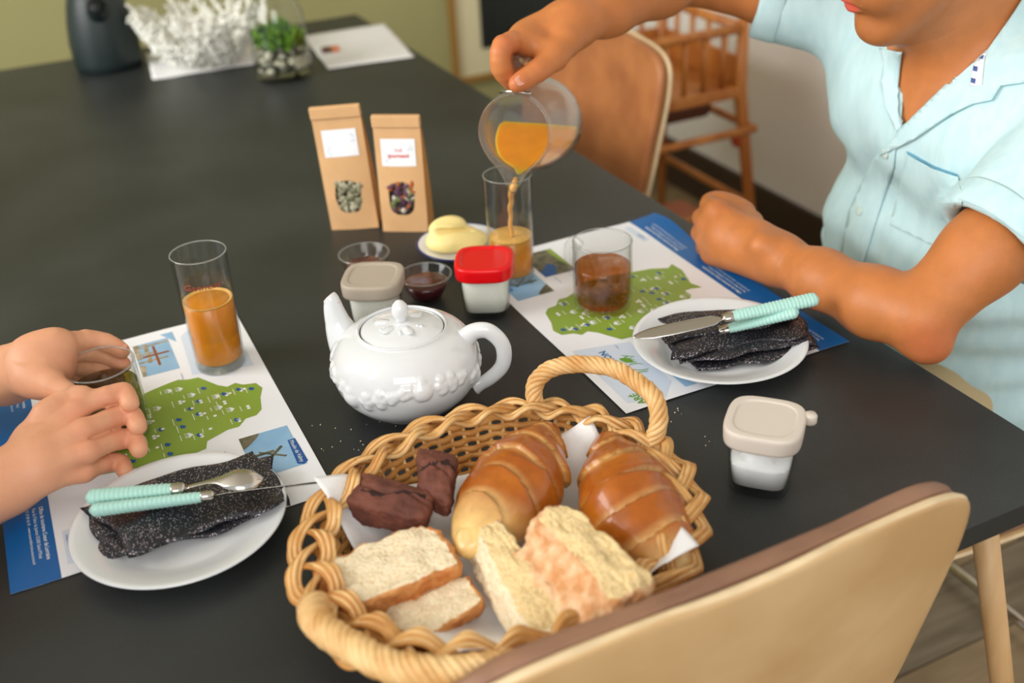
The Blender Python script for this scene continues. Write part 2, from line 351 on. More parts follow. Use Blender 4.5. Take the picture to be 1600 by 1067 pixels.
# ------------------------------------------------------------ table
TX0, TX1, TY0, TY1 = -.155, .823, .520, 2.707
TB = thing('dining_table', (.33, 1.6, 0), 'long dining table with a dark slate grey top set for breakfast', 'table')
bev(part('tabletop', box(TX0, TX1, TY0, TY1, ZT-.026, ZT), M['slate'], TB, smooth=False), .0015, 2)
part('apron', joinvf(box(TX0+.09, TX1-.09, TY0+.1, TY0+.12, ZT-.08, ZT-.026), box(TX0+.09, TX1-.09, TY1-.12, TY1-.1, ZT-.08, ZT-.026),
     box(TX0+.09, TX0+.11, TY0+.12, TY1-.12, ZT-.08, ZT-.026), box(TX1-.11, TX1-.09, TY0+.12, TY1-.12, ZT-.08, ZT-.026)), mat('dark_apron', rgb(48, 46, 44), .6), TB, smooth=False)
for sx, cx in ((1, TX1), (-1, TX0)):
    for sy, cy in ((1, TY1), (-1, TY0)):
        part('leg', tube([(cx-sx*.072, cy-sy*.066, ZT-.027), (cx-sx*.015, cy-sy*.03, .45), (cx+sx*.078, cy+sy*.022, 0)], [.0135, .0125, .0095], 16), M['oak'], TB)

# ------------------------------------------------------------ chairs
def shell(fn_w, prof, off, nu=22, inset=0, bow=.03):
    """bent sheet: prof = side profile (y back, z up) from seat front to the top of the back; fn_w half width along it"""
    P = spline([(0, p[0], p[1]) for p in prof], 6); N = len(P)-1; L = [0]
    for i in range(N): L.append(L[-1]+(P[i+1]-P[i]).length)
    def f(u, v):
        k = v*N; i = min(int(k), N-1); q = P[i].lerp(P[i+1], k-i); s = v
        T = (P[min(i+1, N)]-P[max(i-0, 0)]).normalized(); n = Vector((0, -T.z, T.y))
        W = fn_w(s)-inset; a = (u-.5)*2; x = a*W
        lift = bow*(x/.24)**2*(0.4+.6*s)
        return q+Vector((x, 0, 0))+n*(off-lift*0)+Vector((0, -lift if s > .45 else 0, lift*.35 if s <= .45 else 0))
    return grid(f, nu, N)
def chair(loc, rot, label, legs, padm, group):
    t = thing('dining_chair', loc, label, 'chair', group, rot)
    # local: sits facing -Y, back at +Y
    prof = [(-.23, .435), (-.2, .452), (-.08, .447), (.06, .44), (.15, .445), (.2, .475), (.228, .56), (.25, .68), (.266, .787), (.273, .850)]
    def hw(s, e=0):
        if s < .5: b = .21+.02*math.sin(s*6)
        else: b = .20+.045*min(1, (s-.5)/.35)
        if s > .86: k = (s-.86)/.14; b *= (1-k**3.4)**.36 if k < 1 else 0.0
        if s < .1: k = 1-s/.1; b *= (1-k**3*.5)
        return max(b, .05)
    o = part('plywood_shell', shell(hw, prof, 0, bow=.02), M['ply'], t, world=False); solid(o, .011, -1); sub(o, 1)
    o.data.materials.append(M['plyedge']); o.modifiers['solid'].material_offset_rim = 1
    o = part('upholstery', shell(lambda s: hw(s)-.002, prof, .0015, inset=.0, bow=.02), padm, t, world=False); solid(o, .017, 1); sub(o, 1)
    for m_ in (o.modifiers['solid'],): m_.offset = 1
    # legs
    if legs == 'sled':
        for sx in (-1, 1):
            p = [(sx*.16, -.1, .432), (sx*.19, -.2, .40), (sx*.215, -.235, .2), (sx*.22, -.24, .03), (sx*.22, -.2, .011), (sx*.22, .2, .011), (sx*.22, .24, .03), (sx*.2, .21, .2), (sx*.17, .13, .42)]
            part('sled_leg', tube(spline(p, 6), .0105, 12), M['chrome'], t, world=False)
        part('crossbar', tube([(-.22, .235, .03), (.22, .235, .03)], .0095, 12), M['chrome'], t, world=False)
    else:
        for sx in (-1, 1):
            for sy in (-1, 1):
                part('leg', tube([(sx*.14, sy*.13, .436), (sx*.2, sy*.2, 0)], [.017, .010], 14), M['oak'], t, world=False)
    for y_ in (-.12, .09): part('seat_brace', box(-.16, .16, y_, y_+.03, .418, .432), M['chrome'] if legs == 'sled' else M['oak'], t, world=False, smooth=False)
    return t
# ------------------------------------------------------------ wooden high chair by the white wall
HC = thing('high_chair', (1.6, 2.45, 0), 'orange beech high chair with a spindle gallery beside the white wall', 'high chair')
def hp(u, v, x): return atx(u, v, x)
A1, A2 = hp(1162, 36, 1.62), hp(1190, 335, 1.66)      # near front leg, top and foot
B1, B2 = hp(1090, 172, 1.80), hp(1093, 285, 1.82)
ex, ey = Vector((.0, .34, 0)), Vector((-.34, 0, 0))
# a real frame built round the near leg: four legs, seat, gallery
bx, by = A1.x, A1.y
for dx, dy, sx, sy in ((0, 0, 0, -1), (0, .36, 0, 1), (-.33, 0, -1, -1), (-.33, .36, -1, 1)):
    top = Vector((bx+dx*.9, by+dy, .74)); mid = Vector((bx+dx, by+dy, .55)); ft = Vector((bx+dx*1.08+(.05 if dx == 0 else -.05), by+dy+sy*.06, 0))
    part('leg', tube([top, mid, ft], [.013, .017, .012], 12), M['beech'], HC)
def bar(a, b, r, name='stretcher', m='beech'): return part(name, tube([a, b], r, 10), M[m], HC)
xs = (bx-.33, bx); ys = (by, by+.36)
for z_, r_ in ((.705, .012),):
    bar((xs[1], ys[0], z_), (xs[1], ys[1], z_), r_, 'rail'); bar((xs[0], ys[0], z_), (xs[0], ys[1], z_), r_, 'rail'); bar((xs[0], ys[0], z_), (xs[1], ys[0], z_), r_, 'rail'); bar((xs[0], ys[1], z_), (xs[1], ys[1], z_), r_, 'rail')
for i in range(1, 5):
    f = i/5
    bar((xs[1], ys[0]+.36*f, .57), (xs[1], ys[0]+.36*f, .70), .007, 'spindle'); bar((xs[0]+.33*f, ys[1], .57), (xs[0]+.33*f, ys[1], .70), .007, 'spindle'); bar((xs[0], ys[0]+.36*f, .57), (xs[0], ys[0]+.36*f, .70), .007, 'spindle')
bev(part('seat', box(xs[0]-.01, xs[1]+.012, ys[0]-.012, ys[1]+.012, .535, .565), M['beech'], HC, smooth=False), .006)
bev(part('back_panel', box(xs[0]+.02, xs[1]-.02, ys[1]-.008, ys[1]+.004, .565, .635), M['beech'], HC, smooth=False), .002)
bev(part('side_panel', box(xs[1]-.008, xs[1]+.004, ys[0]+.02, ys[1]-.02, .565, .635), M['beech'], HC, smooth=False), .002)
for i in range(1, 6): bar((xs[0]+.33*i/6, ys[0], .56), (xs[0]+.33*i/6, ys[0], .70), .007, 'spindle')
bev(part('cushion', box(xs[0]+.05, xs[1]-.04, ys[0]+.05, ys[1]-.05, .475, .53), M['brownwood'], HC, smooth=False), .02, 3)
for z_ in (.455, .25):
    bar((xs[0]-.02, ys[0]-.03, z_), (xs[1]+.03, ys[0]-.03, z_), .010); bar((xs[1]+.03, ys[0]-.03, z_), (xs[1]+.03, ys[1]+.03, z_), .010)
    bar((xs[0]-.03, ys[1]+.03, z_), (xs[1]+.03, ys[1]+.03, z_), .010); bar((xs[0]-.03, ys[0]-.03, z_), (xs[0]-.03, ys[1]+.03, z_), .010)
bev(part('footboard', box(xs[0]-.08, xs[1]-.05, ys[0]-.06, ys[0]+.16, .195, .215), mat('orange_wood', rgb(176, 92, 44), .45), HC, smooth=False), .004)
for dx, dy in ((0, 0), (0, .36)):
    part('joint_knob', lathe([(0, -.02), (.02, -.018), (.026, 0), (.02, .018), (0, .02)], (bx+.01+dx, by+dy, .425), 20), mat('red_knob', rgb(176, 66, 30), .35), HC)

chair((.815, 1.885, 0), math.radians(-90+6), 'brown leather dining chair with plywood edge tucked at the far side of the table', 'wood', M['leather'], 'dining chairs')
chair((1.06, .95, 0), math.radians(-90), 'dining chair with chrome sled legs that the man in the aqua shirt sits on', 'sled', M['leather_d'], 'dining chairs')
chair((.385, .748, 0), math.radians(180+1), 'pale plywood dining chair seen from behind in the foreground, brown padded front', 'wood', M['leather_d'], 'dining chairs')

# ------------------------------------------------------------ placemats
MAP = [(.143, .16), (.139, .17), (.133, .19), (.131, .2), (.136, .21), (.137, .222), (.156, .233), (.165, .238), (.174, .247), (.170, .257), (.178, .264), (.182, .278), (.196, .282), (.215, .275), (.24, .270), (.249, .262), (.25, .25), (.262, .24), (.262, .228), (.268, .214), (.272, .204), (.285, .2), (.288, .186), (.287, .148), (.282, .122), (.277, .094), (.267, .074), (.274, .064), (.253, .062), (.234, .067), (.216, .073), (.199, .067), (.203, .081), (.202, .091), (.188, .091), (.176, .101), (.174, .124), (.168, .14), (.150, .148)]
def wave1(x, y): return .0015+.0009*math.sin(x*26+y*9)*math.sin(y*15+1)*(1 if x > -.1 else .5)
def wave2(x, y):
    h = .0008+.0006*(1+math.sin(x*30+y*20))
    e = max(0, x-.72)/.07
    return h+e*e*(.010*math.exp(-((y-1.205)/.05)**2)+.007*math.exp(-((y-1.05)/.05)**2)*.3)
def flatpoly(name, polys, m, T, wv, lift, parent, label=None, cuts=True):
    bm = bmesh.new()
    for P in polys:
        vs = [bm.verts.new((p[0], p[1], 0)) for p in P]
        for tr in tessellate_polygon([[Vector((p[0], p[1], 0)) for p in P]]):
            try: bm.faces.new([vs[i] for i in tr])
            except ValueError: pass
    if cuts:
        for i in range(1, 42):
            bmesh.ops.bisect_plane(bm, geom=bm.verts[:]+bm.edges[:]+bm.faces[:], plane_co=(i*.01, 0, 0), plane_no=(1, 0, 0))
        for i in range(1, 30):
            bmesh.ops.bisect_plane(bm, geom=bm.verts[:]+bm.edges[:]+bm.faces[:], plane_co=(0, i*.01, 0), plane_no=(0, 1, 0))
    for v in bm.verts:
        x, y = T(v.co.x, v.co.y); v.co = (x, y, ZT+wv(x, y)+lift)
    bmesh.ops.recalc_face_normals(bm, faces=bm.faces)
    for f in bm.faces:
        if f.normal.z < 0: f.normal_flip()
    return bpart(name, bm, m, parent, smooth=False)
def text_polys(s, size, u, v, ang=0, bold=0, italic=0, align='LEFT', spacing=1.0):
    c = bpy.data.curves.new('t', 'FONT'); c.body = s; c.size = size; c.align_x = align; c.shear = italic; c.offset = bold; c.space_character = spacing; c.resolution_u = 2
    o = bpy.data.objects.new('t', c); COL.objects.link(o); bpy.context.view_layer.update()
    me = bpy.data.meshes.new_from_object(o.evaluated_get(bpy.context.evaluated_depsgraph_get()))
    ca, sa = math.cos(ang), math.sin(ang)
    V = [(u+p.co.x*ca-p.co.y*sa, v+p.co.x*sa+p.co.y*ca) for p in me.vertices]; F = [tuple(p.vertices) for p in me.polygons]
    COL.objects.unlink(o); bpy.data.objects.remove(o); bpy.data.meshes.remove(me); return V, F
def flattext(name, items, m, T, wv, lift, parent):
    V, F = [], []
    for it in items:
        v, f = text_polys(*it[0], **(it[1] if len(it) > 1 else {})); n = len(V); V += v; F += [tuple(i+n for i in q) for q in f]
    W = []
    for a, b in V: x, y = T(a, b); W.append((x, y, ZT+wv(x, y)+lift))
    return part(name, (W, F), m, parent, smooth=False)
P_blue = mat('print_blue', rgb(18, 98, 168), .4); P_green = mat('print_green', rgb(136, 164, 62), .4, var=.04, vscale=30); P_white = mat('print_white', rgb(232, 238, 236), .5)
P_sky = mat('print_sky', rgb(120, 168, 208), .4, col2=rgb(158, 194, 222), vscale=14); P_pale = mat('print_pale_blue', rgb(210, 221, 236), .45); P_dark = mat('print_dark', rgb(66, 70, 52), .4, col2=rgb(120, 112, 90), vscale=90)
P_navy = mat('print_navy', rgb(30, 84, 150), .4); P_stone = mat('print_stone', rgb(190, 178, 156), .4, col2=rgb(140, 128, 104), vscale=120); P_rust = mat('print_rust', rgb(150, 82, 44), .4); P_tgreen = mat('print_text_green', rgb(104, 158, 44), .4); P_tblue = mat('print_text_blue', rgb(24, 104, 164), .4)
def R(u0, u1, v0, v1): return [(u0, v0), (u1, v0), (u1, v1), (u0, v1)]
def inside(p, P):
    c = False; j = len(P)-1
    for i in range(len(P)):
        if (P[i][1] > p[1]) != (P[j][1] > p[1]) and p[0] < (P[j][0]-P[i][0])*(p[1]-P[i][1])/(P[j][1]-P[i][1])+P[i][0]: c = not c
        j = i
    return c
def placemat(T, wv, label, loc):
    t = thing('placemat', loc, label, 'placemat', 'printed paper placemats')
    flatpoly('paper_sheet', [R(0, .42, 0, .297)], M['paper'], T, wv, 0, t)
    flatpoly('blue_footer', [R(0, .42, 0, .043)], P_blue, T, wv, .0002, t)
    flatpoly('green_map', [MAP], P_green, T, wv, .0002, t)
    flatpoly('pale_logo_panel', [[(.004, .246), (.016, .286), (.142, .286), (.128, .217), (.03, .222)]], P_pale, T, wv, .0002, t); flatpoly('pale_logo_panel', [R(.352, .404, .05, .06)], P_pale, T, wv, .0002, t)
    flatpoly('blue_corner_print', [[(.04, .215), (.012, .200), (.012, .215)]], P_sky, T, wv, .0003, t)
    # three printed photographs
    flatpoly('photo_print', [R(.024, .105, .165, .207)], P_sky, T, wv, .0002, t)
    flatpoly('photo_tower', [R(.024, .062, .165, .1715), R(.026, .075, .1765, .1815), R(.030, .034, .165, .207), R(.068, .072, .165, .200), R(.05, .053, .165, .19), [(.075, .165), (.105, .165), (.105, .169), (.08, .172)]], P_stone, T, wv, .0003, t)
    flatpoly('photo_cross', [R(.036, .086, .186, .189), R(.056, .060, .172, .203)], P_rust, T, wv, .0004, t)
    flatpoly('photo_print', [R(.285, .362, .234, .286)], P_sky, T, wv, .0002, t)
    flatpoly('photo_ground', [[(.285, .234), (.308, .234), (.300, .244), (.292, .252), (.285, .256)]], P_dark, T, wv, .0003, t)
    flatpoly('photo_windmill', [[(.318, .247), (.321, .247), (.340, .270), (.338, .272)], [(.337, .25), (.34, .252), (.321, .272), (.318, .270)], R(.322, .326, .24, .262)], P_dark, T, wv, .0004, t)
    flatpoly('photo_caption', [[(.313, .279), (.358, .277), (.362, .283), (.358, .288), (.313, .287)]], P_navy, T, wv, .0004, t)
    flatpoly('photo_print', [R(.325, .402, .180, .226)], P_dark, T, wv, .0002, t)
    flatpoly('photo_field', [[(.402, .18), (.402, .188), (.36, .186), (.338, .182), (.338, .18)]], P_green, T, wv, .0003, t)
    flatpoly('photo_water', [[(.325, .226), (.34, .226), (.362, .205), (.35, .198), (.325, .21)]], P_navy, T, wv, .0003, t)
    r = random.Random(5); dots, blues, lines, yel = [], [], [], []
    pts = []
    while len(pts) < 46:
        p = (r.uniform(.135, .285), r.uniform(.068, .275))
        if inside(p, MAP) and all(inside((p[0]+a, p[1]+b), MAP) for a, b in ((.008, 0), (-.008, 0), (0, .008), (0, -.006))) and all((p[0]-q[0])**2+(p[1]-q[1])**2 > .0115**2 for q in pts): pts.append(p)
    for i, (a, b) in enumerate(pts):
        k = i % 4
        if k in (0, 1):
            for dx in ((0,), (0, .0045), (0, .0045, .0022))[i % 3]:
                cy = b+(.004 if dx == .0022 else 0); dots.append([(a+dx+.0021*math.cos(s*math.pi/4), cy+.0021*math.sin(s*math.pi/4)) for s in range(8)])
        if k == 1 or k == 2: blues.append([(a-.004, b-.003), (a-.001, b-.0055), (a+.003, b-.004), (a+.004, b-.0005), (a, b+.0015)][::-1 if i % 2 else 1])
        if k == 3: lines += [R(a-.005, a+.005, b, b+.0008), R(a-.004, a-.003, b-.004, b), R(a, a+.001, b-.004, b), R(a+.003, a+.004, b-.004, b), [(a-.005, b+.001), (a, b+.005), (a+.005, b+.001)]]
        lines.append(R(a-.004, a+.004+.003*(i % 3), b-.0085, b-.0078))
    flatpoly('map_icons', dots+lines, P_white, T, wv, .0004, t, cuts=False); flatpoly('map_icons', blues, P_navy, T, wv, .0004, t, cuts=False)
    L = []
    for u0 in (.302, .160, .018):
        L += [(('Office de tourisme Coeur de Lorraine', .0055, u0, .0335), dict(bold=.00008)), (('Rue du Palais de Justice 55300 Saint-Mihiel', .0047, u0, .0272)), (('03 29 89 06 47 - www.coeurdelorraine-tourisme.fr', .0042, u0, .0212))]
    L = [q if isinstance(q[0], tuple) else (q,) for q in L]
    for k in range(3): flattext('footer_text', L[3*k:3*k+3], P_white, T, wv, .0004, t)
    flattext('caption_text', [(('Moulin de Valmy', .0062, .3155, .2805), {})], P_white, T, wv, .0006, t)
    flattext('green_title', [(('ARÉ', .0125, .006, .268), dict(bold=.0003)), (('ENTS,', .0125, .084, .268), dict(bold=.0003))], P_tgreen, T, wv, .0005, t)
    flattext('blue_title', [(('DESTINATION', .0125, .043, .2525), dict(bold=.0003)), (('DESTI', .006, .360, .0525), {})], P_tblue, T, wv, .0005, t)
    flattext('script_title', [(('l(  )my', .017, .058, .2335), dict(italic=.35))], P_tgreen, T, wv, .0005, t)
    flatpoly('leaf_logo', [[(.084, .237), (.088, .245), (.096, .248), (.1, .247), (.098, .24), (.092, .236)]], P_tgreen, T, wv, .0005, t, cuts=False)
    small = [(('Verdun', .003, .12, .235), {}), (('Val de Meuse', .0028, .118, .205), {}), (('Vienne-le-Chateau', .0028, .30, .215), {}), (('Lac de Madine', .0028, .296, .16), {}), (('Montfaucon', .0028, .12, .12), {}), (('Clermont-en-Argonne', .0028, .29, .12), {})]
    flattext('place_names', small, P_navy, T, wv, .0005, t)
    return t
placemat(lambda u, v: (-.117+v, 1.268-u), wave1, 'printed map placemat under the left glass and the seated woman\'s hands', (.03, 1.06, ZT))
placemat(lambda u, v: (.79-v, .824+u), wave2, 'printed map placemat with curled blue edge beside the man\'s fist', (.64, 1.03, ZT))
# ------------------------------------------------------------ glassware and drinks
def glass_body(name, prof_out, wall, base, c, parent, n=56, rot=0):
    """closed double wall: outer profile up, rounded lip, inner profile down to a thick base"""
    P = [(0, 0)]+[(r, z) for r, z in prof_out]
    rt, zt = prof_out[-1]; P += [(rt+.0002, zt+.0003), (rt+.0001, zt+.0009), (rt-wall*.3, zt+.0014), (rt-wall*.75, zt+.0014), (rt-wall-.0001, zt+.0008)]; P += [(max(r-wall, .001), z) for r, z in prof_out[::-1] if z > base+.002]
    rb = np.interp(base, [z for r, z in prof_out], [r for r, z in prof_out]); P += [(rb-wall-.0015, base+.0005), (0, base)]
    g_ = part(name, lathe(P, c, n), M['glass'], parent)
    part('rim', lathe([(rt-wall/2+(wall*.55)*math.cos(k*math.pi/4), zt+.0006+.0009*math.sin(k*math.pi/4)) for k in range(9)], c, n), M['rim'], g_)
    return g_
def fill(name, prof, m, c, parent, n=56): return part(name, lathe(prof, c, n), m, parent)
def drinking_glass(c, label, level, jm, text=False):
    t = thing('drinking_glass', c, label, 'glass', 'tall juice glasses')
    glass_body('glass', [(.0255, 0), (.0277, .001), (.0283, .005), (.0292, .05), (.0305, .10), (.0314, .144)], .0016, .010, c, t)
    r = lambda z: float(np.interp(z, [0, .05, .1, .144], [.0281, .0292, .0305, .0314]))-.0019
    fill('juice', [(0, .0106), (r(.012)-.002, .0106), (r(.014), .0125), (r(level*.5), level*.5), (r(level), level-.001), (r(level)-.0015, level), (0, level-.0005)], jm, c, t)
    if True:
        rr = r(level); part('froth_ring', lathe([(rr-.004, level), (rr-.001, level+.0014), (rr-.0002, level+.0016), (rr-.0002, level+.0002), (rr-.004, level)], c, 56), M['froth'], t)
    part('thick_base', lathe([(0, .0006), (.0262, .0006), (.0276, .003), (.0279, .0075), (.0268, .0098), (0, .0098)], c, 48), M['rim'], t)
    if text:
        V, F = text_polys('Ganneau', .013, 0, 0, italic=.4); W = []
        for a, b in V:
            th = -2.55+(a-.0)/.0312; z = .112+b*.8; q = .0002+float(np.interp(z, [0, .05, .1, .144], [.0283, .0292, .0305, .0314])); W.append((c[0]+q*math.cos(th), c[1]+q*math.sin(th), c[2]+z))
        part('red_script', (W, F), mat('red_enamel', rgb(170, 70, 50), .5), t)
    return t
G1 = at(346, 568, ZT+.0015); drinking_glass(G1, 'tall glass of orange-brown juice standing alone on the left placemat', .085, M['juice'], True)
G2 = Vector((.527, 1.172, ZT+.0015)); g2 = drinking_glass(G2, 'tall glass being filled from the carafe behind the red-lidded jar', .060, M['juice'])
part('froth', lathe([(0, .0612), (.012, .0618), (.0268, .0612), (.0272, .0600), (0, .0600)], G2, 40), M['froth'], g2)

def mug(c, label, level, tm, hang):
    t = thing('glass_mug', c, label, 'mug', 'glass tea mugs')
    glass_body('glass', [(.028, 0), (.0325, .002), (.0352, .008), (.0362, .02), (.0365, .05), (.0365, .089)], .0020, .006, c, t)
    fill('tea', [(0, .0066), (.029, .0066), (.0325, .0105), (.0338, .02), (.0341, .05), (.0341, level-.0008), (.033, level), (0, level)], tm, c, t)
    d = Vector((math.cos(hang), math.sin(hang), 0)); c = Vector(c); U = Vector((0, 0, 1))
    P = [c+d*.0372+U*.072, c+d*.050+U*.074, c+d*.061+U*.062, c+d*.062+U*.042, c+d*.052+U*.026, c+d*.0372+U*.024]
    part('handle', tube(spline(P, 7), .0038, 12, flat=1.4), M['glass'], t)
    return t
MUG1 = Vector((.004, 1.054, ZT+.0015)); mug(MUG1, 'clear glass mug of green tea held between two hands', .064, M['tea_green'], math.radians(215))
MUG2 = at(942, 478, ZT+.0015); mug(MUG2, 'clear glass mug of amber tea standing on the right placemat', .058, M['tea'], math.radians(105))

# ------------------------------------------------------------ teapot
PC = Vector((.303, .966, ZT)); TP = thing('teapot', PC, 'white porcelain teapot with embossed fruit garland beside the bread basket', 'teapot')
prof = [(.043, .003), (.047, 0), (.050, .003), (.060, .010), (.072, .024), (.0785, .042), (.0785, .056), (.074, .070), (.065, .081), (.055, .087), (.0485, .0895), (.0475, .092), (.0462, .0925), (.045, .090), (.045, .085)]
rr_ = random.Random(12); BL = []
for i in range(30):
    a = 2*math.pi*i/30+rr_.uniform(-.05, .05); z = .052+.010*math.sin(a*3)+rr_.uniform(-.003, .003)
    kind = i % 5
    if kind in (0, 1):
        for q in range(7): BL.append((a+rr_.uniform(-.07, .07), z+rr_.uniform(-.006, .006), .0034, .0027))
    elif kind == 2: BL.append((a, z-.004, .008, .0044)); BL.append((a, z+.006, .0045, .0026))
    else:
        for q in range(4): BL.append((a+.035*math.cos(q*1.6), z+.006*math.sin(q*1.6), .0045, .0028))
P2 = [Vector((0, p[0], p[1])) for p in prof]; pp = spline(P2, 9)
n = 300; V = []
BA = np.array(BL)
for q in pp:
    r, z = q.y, q.z; A = np.arange(n)*2*math.pi/n; disp = np.zeros(n)
    if .015 < z < .078 and r > .055:
        for a, bz, s, hgt in BL:
            if abs(z-bz) < 3*s:
                da = (A-a+math.pi) % (2*math.pi)-math.pi; d2 = ((da*.078)**2+(z-bz)**2)/(s*s); disp = np.maximum(disp, hgt*np.clip(1-d2*.55, 0, 1)**.6)
    V += [(PC.x+(r+disp[i])*math.cos(A[i]), PC.y+(r+disp[i])*math.sin(A[i]), PC.z+z) for i in range(n)]
F = [(j*n+i, j*n+(i+1) % n, (j+1)*n+(i+1) % n, (j+1)*n+i) for j in range(len(pp)-1) for i in range(n)]
F.append(tuple(range(n))[::-1])
F.append(tuple((len(pp)-1)*n+i for i in range(n)))
part('body', (V, F), M['porcelain'], TP)
tip = at(514, 464, ZT+.108); sd = Vector((tip.x-PC.x, tip.y-PC.y, 0)).normalized(); U = Vector((0, 0, 1))
# spout with an open mouth
Ps = spline([PC+sd*.052+U*.030, PC+sd*.072+U*.046, tip.lerp(PC+sd*.072+U*.046, .6)+sd*.003, tip.lerp(PC+sd*.072+U*.046, .3)+sd*.0015, tip-sd*.003-U*.004, tip], 6)
Rs = [float(np.interp(i/(len(Ps)-1), [0, .25, .5, .8, 1], [.026, .0215, .0135, .0088, .0082])) for i in range(len(Ps))]
o_ = tube(Ps, Rs, 24, caps=False); i_ = tube(Ps[8:][::-1], [r-.0022 for r in Rs[8:]][::-1], 24, caps=True)
part('spout', o_, M['porcelain'], TP)
o_ = tube([Ps[-1], Ps[-1]+(Ps[-1]-Ps[-2]).normalized()*.0006, Ps[-1]-(Ps[-1]-Ps[-2]).normalized()*.004, Ps[-1]-(Ps[-1]-Ps[-2]).normalized()*.012], [.0082, .0068, .006, .0055], 24); part('spout_mouth', o_, mat('stained_spout', rgb(176, 120, 70), .4), TP)
hd = (at(760, 560, ZT+.05)-PC); hd.z = 0; hd.normalize()
hp0 = at(716, 532, ZT+.082)
Ph = spline([PC+hd*.066+U*.076, PC+hd*.077+U*.084, PC+hd*.092+U*.083, PC+hd*.105+U*.066, PC+hd*.104+U*.042, PC+hd*.088+U*.024, PC+hd*.072+U*.016], 8)
part('handle', tube(Ph, [float(np.interp(i/(len(Ph)-1), [0, .15, .5, .9, 1], [.0095, .0075, .0068, .0062, .009])) for i in range(len(Ph))], 16, flat=1.25), M['porcelain'], TP)
ld = part('lid', lathe([(.0, .084), (.040, .0858), (.0435, .0885), (.0440, .0900), (.0425, .0912), (.034, .0945), (.022, .0975), (.010, .0995), (0, .1)], PC, 96), M['porcelain'], TP)
k_ = part('knob', lathe([(0, .098), (.0065, .0985), (.0055, .102), (.0085, .107), (.0092, .112), (.0078, .118), (.004, .1225), (0, .124)], PC, 32), M['porcelain'], ld, world=True)
lv = []
for a, s in ((2.6, 1), (3.6, 1), (4.7, 1.1), (.3, .8)):
    q = Matrix.Translation(PC+Vector((.019*math.cos(a), .019*math.sin(a), .0975))) @ Matrix.Rotation(a, 4, 'Z') @ Matrix.Diagonal((.011*s, .006, .0022, 1))
    lv.append(xf(lathe([(0, -1), (.7, -.7), (1, 0), (.7, .7), (0, 1)], n=16), q))
for a in (4.1, 5.2, 3.1):
    for d in (.012, .02, .024): lv.append(xf(lathe([(0, -1), (.7, -.7), (1, 0), (.7, .7), (0, 1)], n=12), Matrix.Translation(PC+Vector((d*math.cos(a+d*9), d*math.sin(a+d*9), .0975-d*.05))) @ Matrix.Scale(.0026, 4)))
part('relief_leaves', joinvf(*lv), M['porcelain'], ld)

# ------------------------------------------------------------ square jars
def jar(c, rot, lidm, label, content, cname, cat, level, tab=False):
    t = thing('yogurt_jar' if cat == 'jar' and cname != 'sugar' else 'sugar_jar', c, label, 'jar', 'square glass jars with plastic lids')
    part('glass', loft_se([(.024, .0, 4), (.0275, .002, 4), (.0282, .008, 4.2), (.0300, .03, 3.6), (.0318, .055, 3.0), (.0318, .061, 2.6), (.0300, .0612, 2.6), (.0300, .055, 3), (.0282, .03, 3.6), (.0262, .009, 4.2), (.022, .0072, 4)], c, rot), M['glass'], t)
    pr_ = [(.021, .0078, 4), (.0256, .010, 4.2), (.0278, .03, 3.6)] + ([(.0296, .055, 3), (.0296, .058, 2.7)] if level > .05 else [(.0279, level, 3.5)])
    o = part(cname, loft_se(pr_, c, rot), content, t)
    if cname == 'sugar':
        part('sugar_heap', grid(lambda u, v: (lambda q: (c[0]+q.x, c[1]+q.y, c[2]+q.z))(rz(((u-.5)*.048, (v-.5)*.048, level-.002+.010*math.exp(-((u-.4)**2+(v-.6)**2)*7)*(1-abs(2*u-1)**4)*(1-abs(2*v-1)**4)+.0012*noise.noise(Vector((u*9, v*9, 0)))), rot)), 30, 30), content, t)
    L = [(.0295, .0550, 2.7), (.0296, .0550, 2.7), (.0352, .0550, 3.4), (.0356, .0554, 3.4), (.0358, .058, 3.6), (.0362, .068, 3.6), (.0360, .0708, 3.6), (.0352, .0724, 3.6), (.0342, .0729, 3.6), (.0338, .0730, 3.6), (.0290, .0731, 3.2), (.0286, .0730, 3.2), (.0280, .0722, 3.2), (.0272, .0718, 3.2), (.0266, .0717, 3.2), (.0262, .0717, 3.2), (.012, .0717, 3), (.001, .0717, 3)]
    ld = part('lid', loft_se(L, c, rot), lidm, t)
    if tab:
        q = [rz((.038+.0025*s, .0+y, 0), rot+tab) for s, y in ((0, 0), )]
        d = rz((1, 0, 0), tab); b = loft_se([(.005, .062, 2.5), (.006, .064, 2.5), (.006, .071, 2.5), (.005, .0725, 2.5)], (c[0]+d.x*.043, c[1]+d.y*.043, c[2]), tab, 20); part('lid_tab', b, lidm, ld)
    return t
M['greylid'] = mat('greige_plastic', rgb(208, 198, 186), .45); M['greylid2'] = mat('taupe_plastic', rgb(178, 166, 150), .5)
M['red'] = mat('red_plastic', rgb(222, 12, 20), .3); M['yog'] = mat('yogurt', rgb(244, 244, 234), .5, sss=.1)
M['sugar'] = mat('white_sugar', rgb(246, 247, 250), .9, bump=.15, bscale=900)
jar(Vector((.546, .664, ZT)), math.radians(44), M['greylid'], 'square glass jar of white sugar with greige lid in front of the right plate', M['sugar'], 'sugar', 'jar', .034, tab=math.radians(-20))
jar(Vector((.462, 1.110, ZT)), math.radians(62), M['red'], 'square glass jar of white yogurt with bright red lid', M['yog'], 'yogurt', 'jar', .06)
jar(Vector((.328, 1.138, ZT)), math.radians(60), M['greylid2'], 'square glass jar of yogurt with taupe lid right behind the teapot', M['yog'], 'yogurt', 'jar', .06)

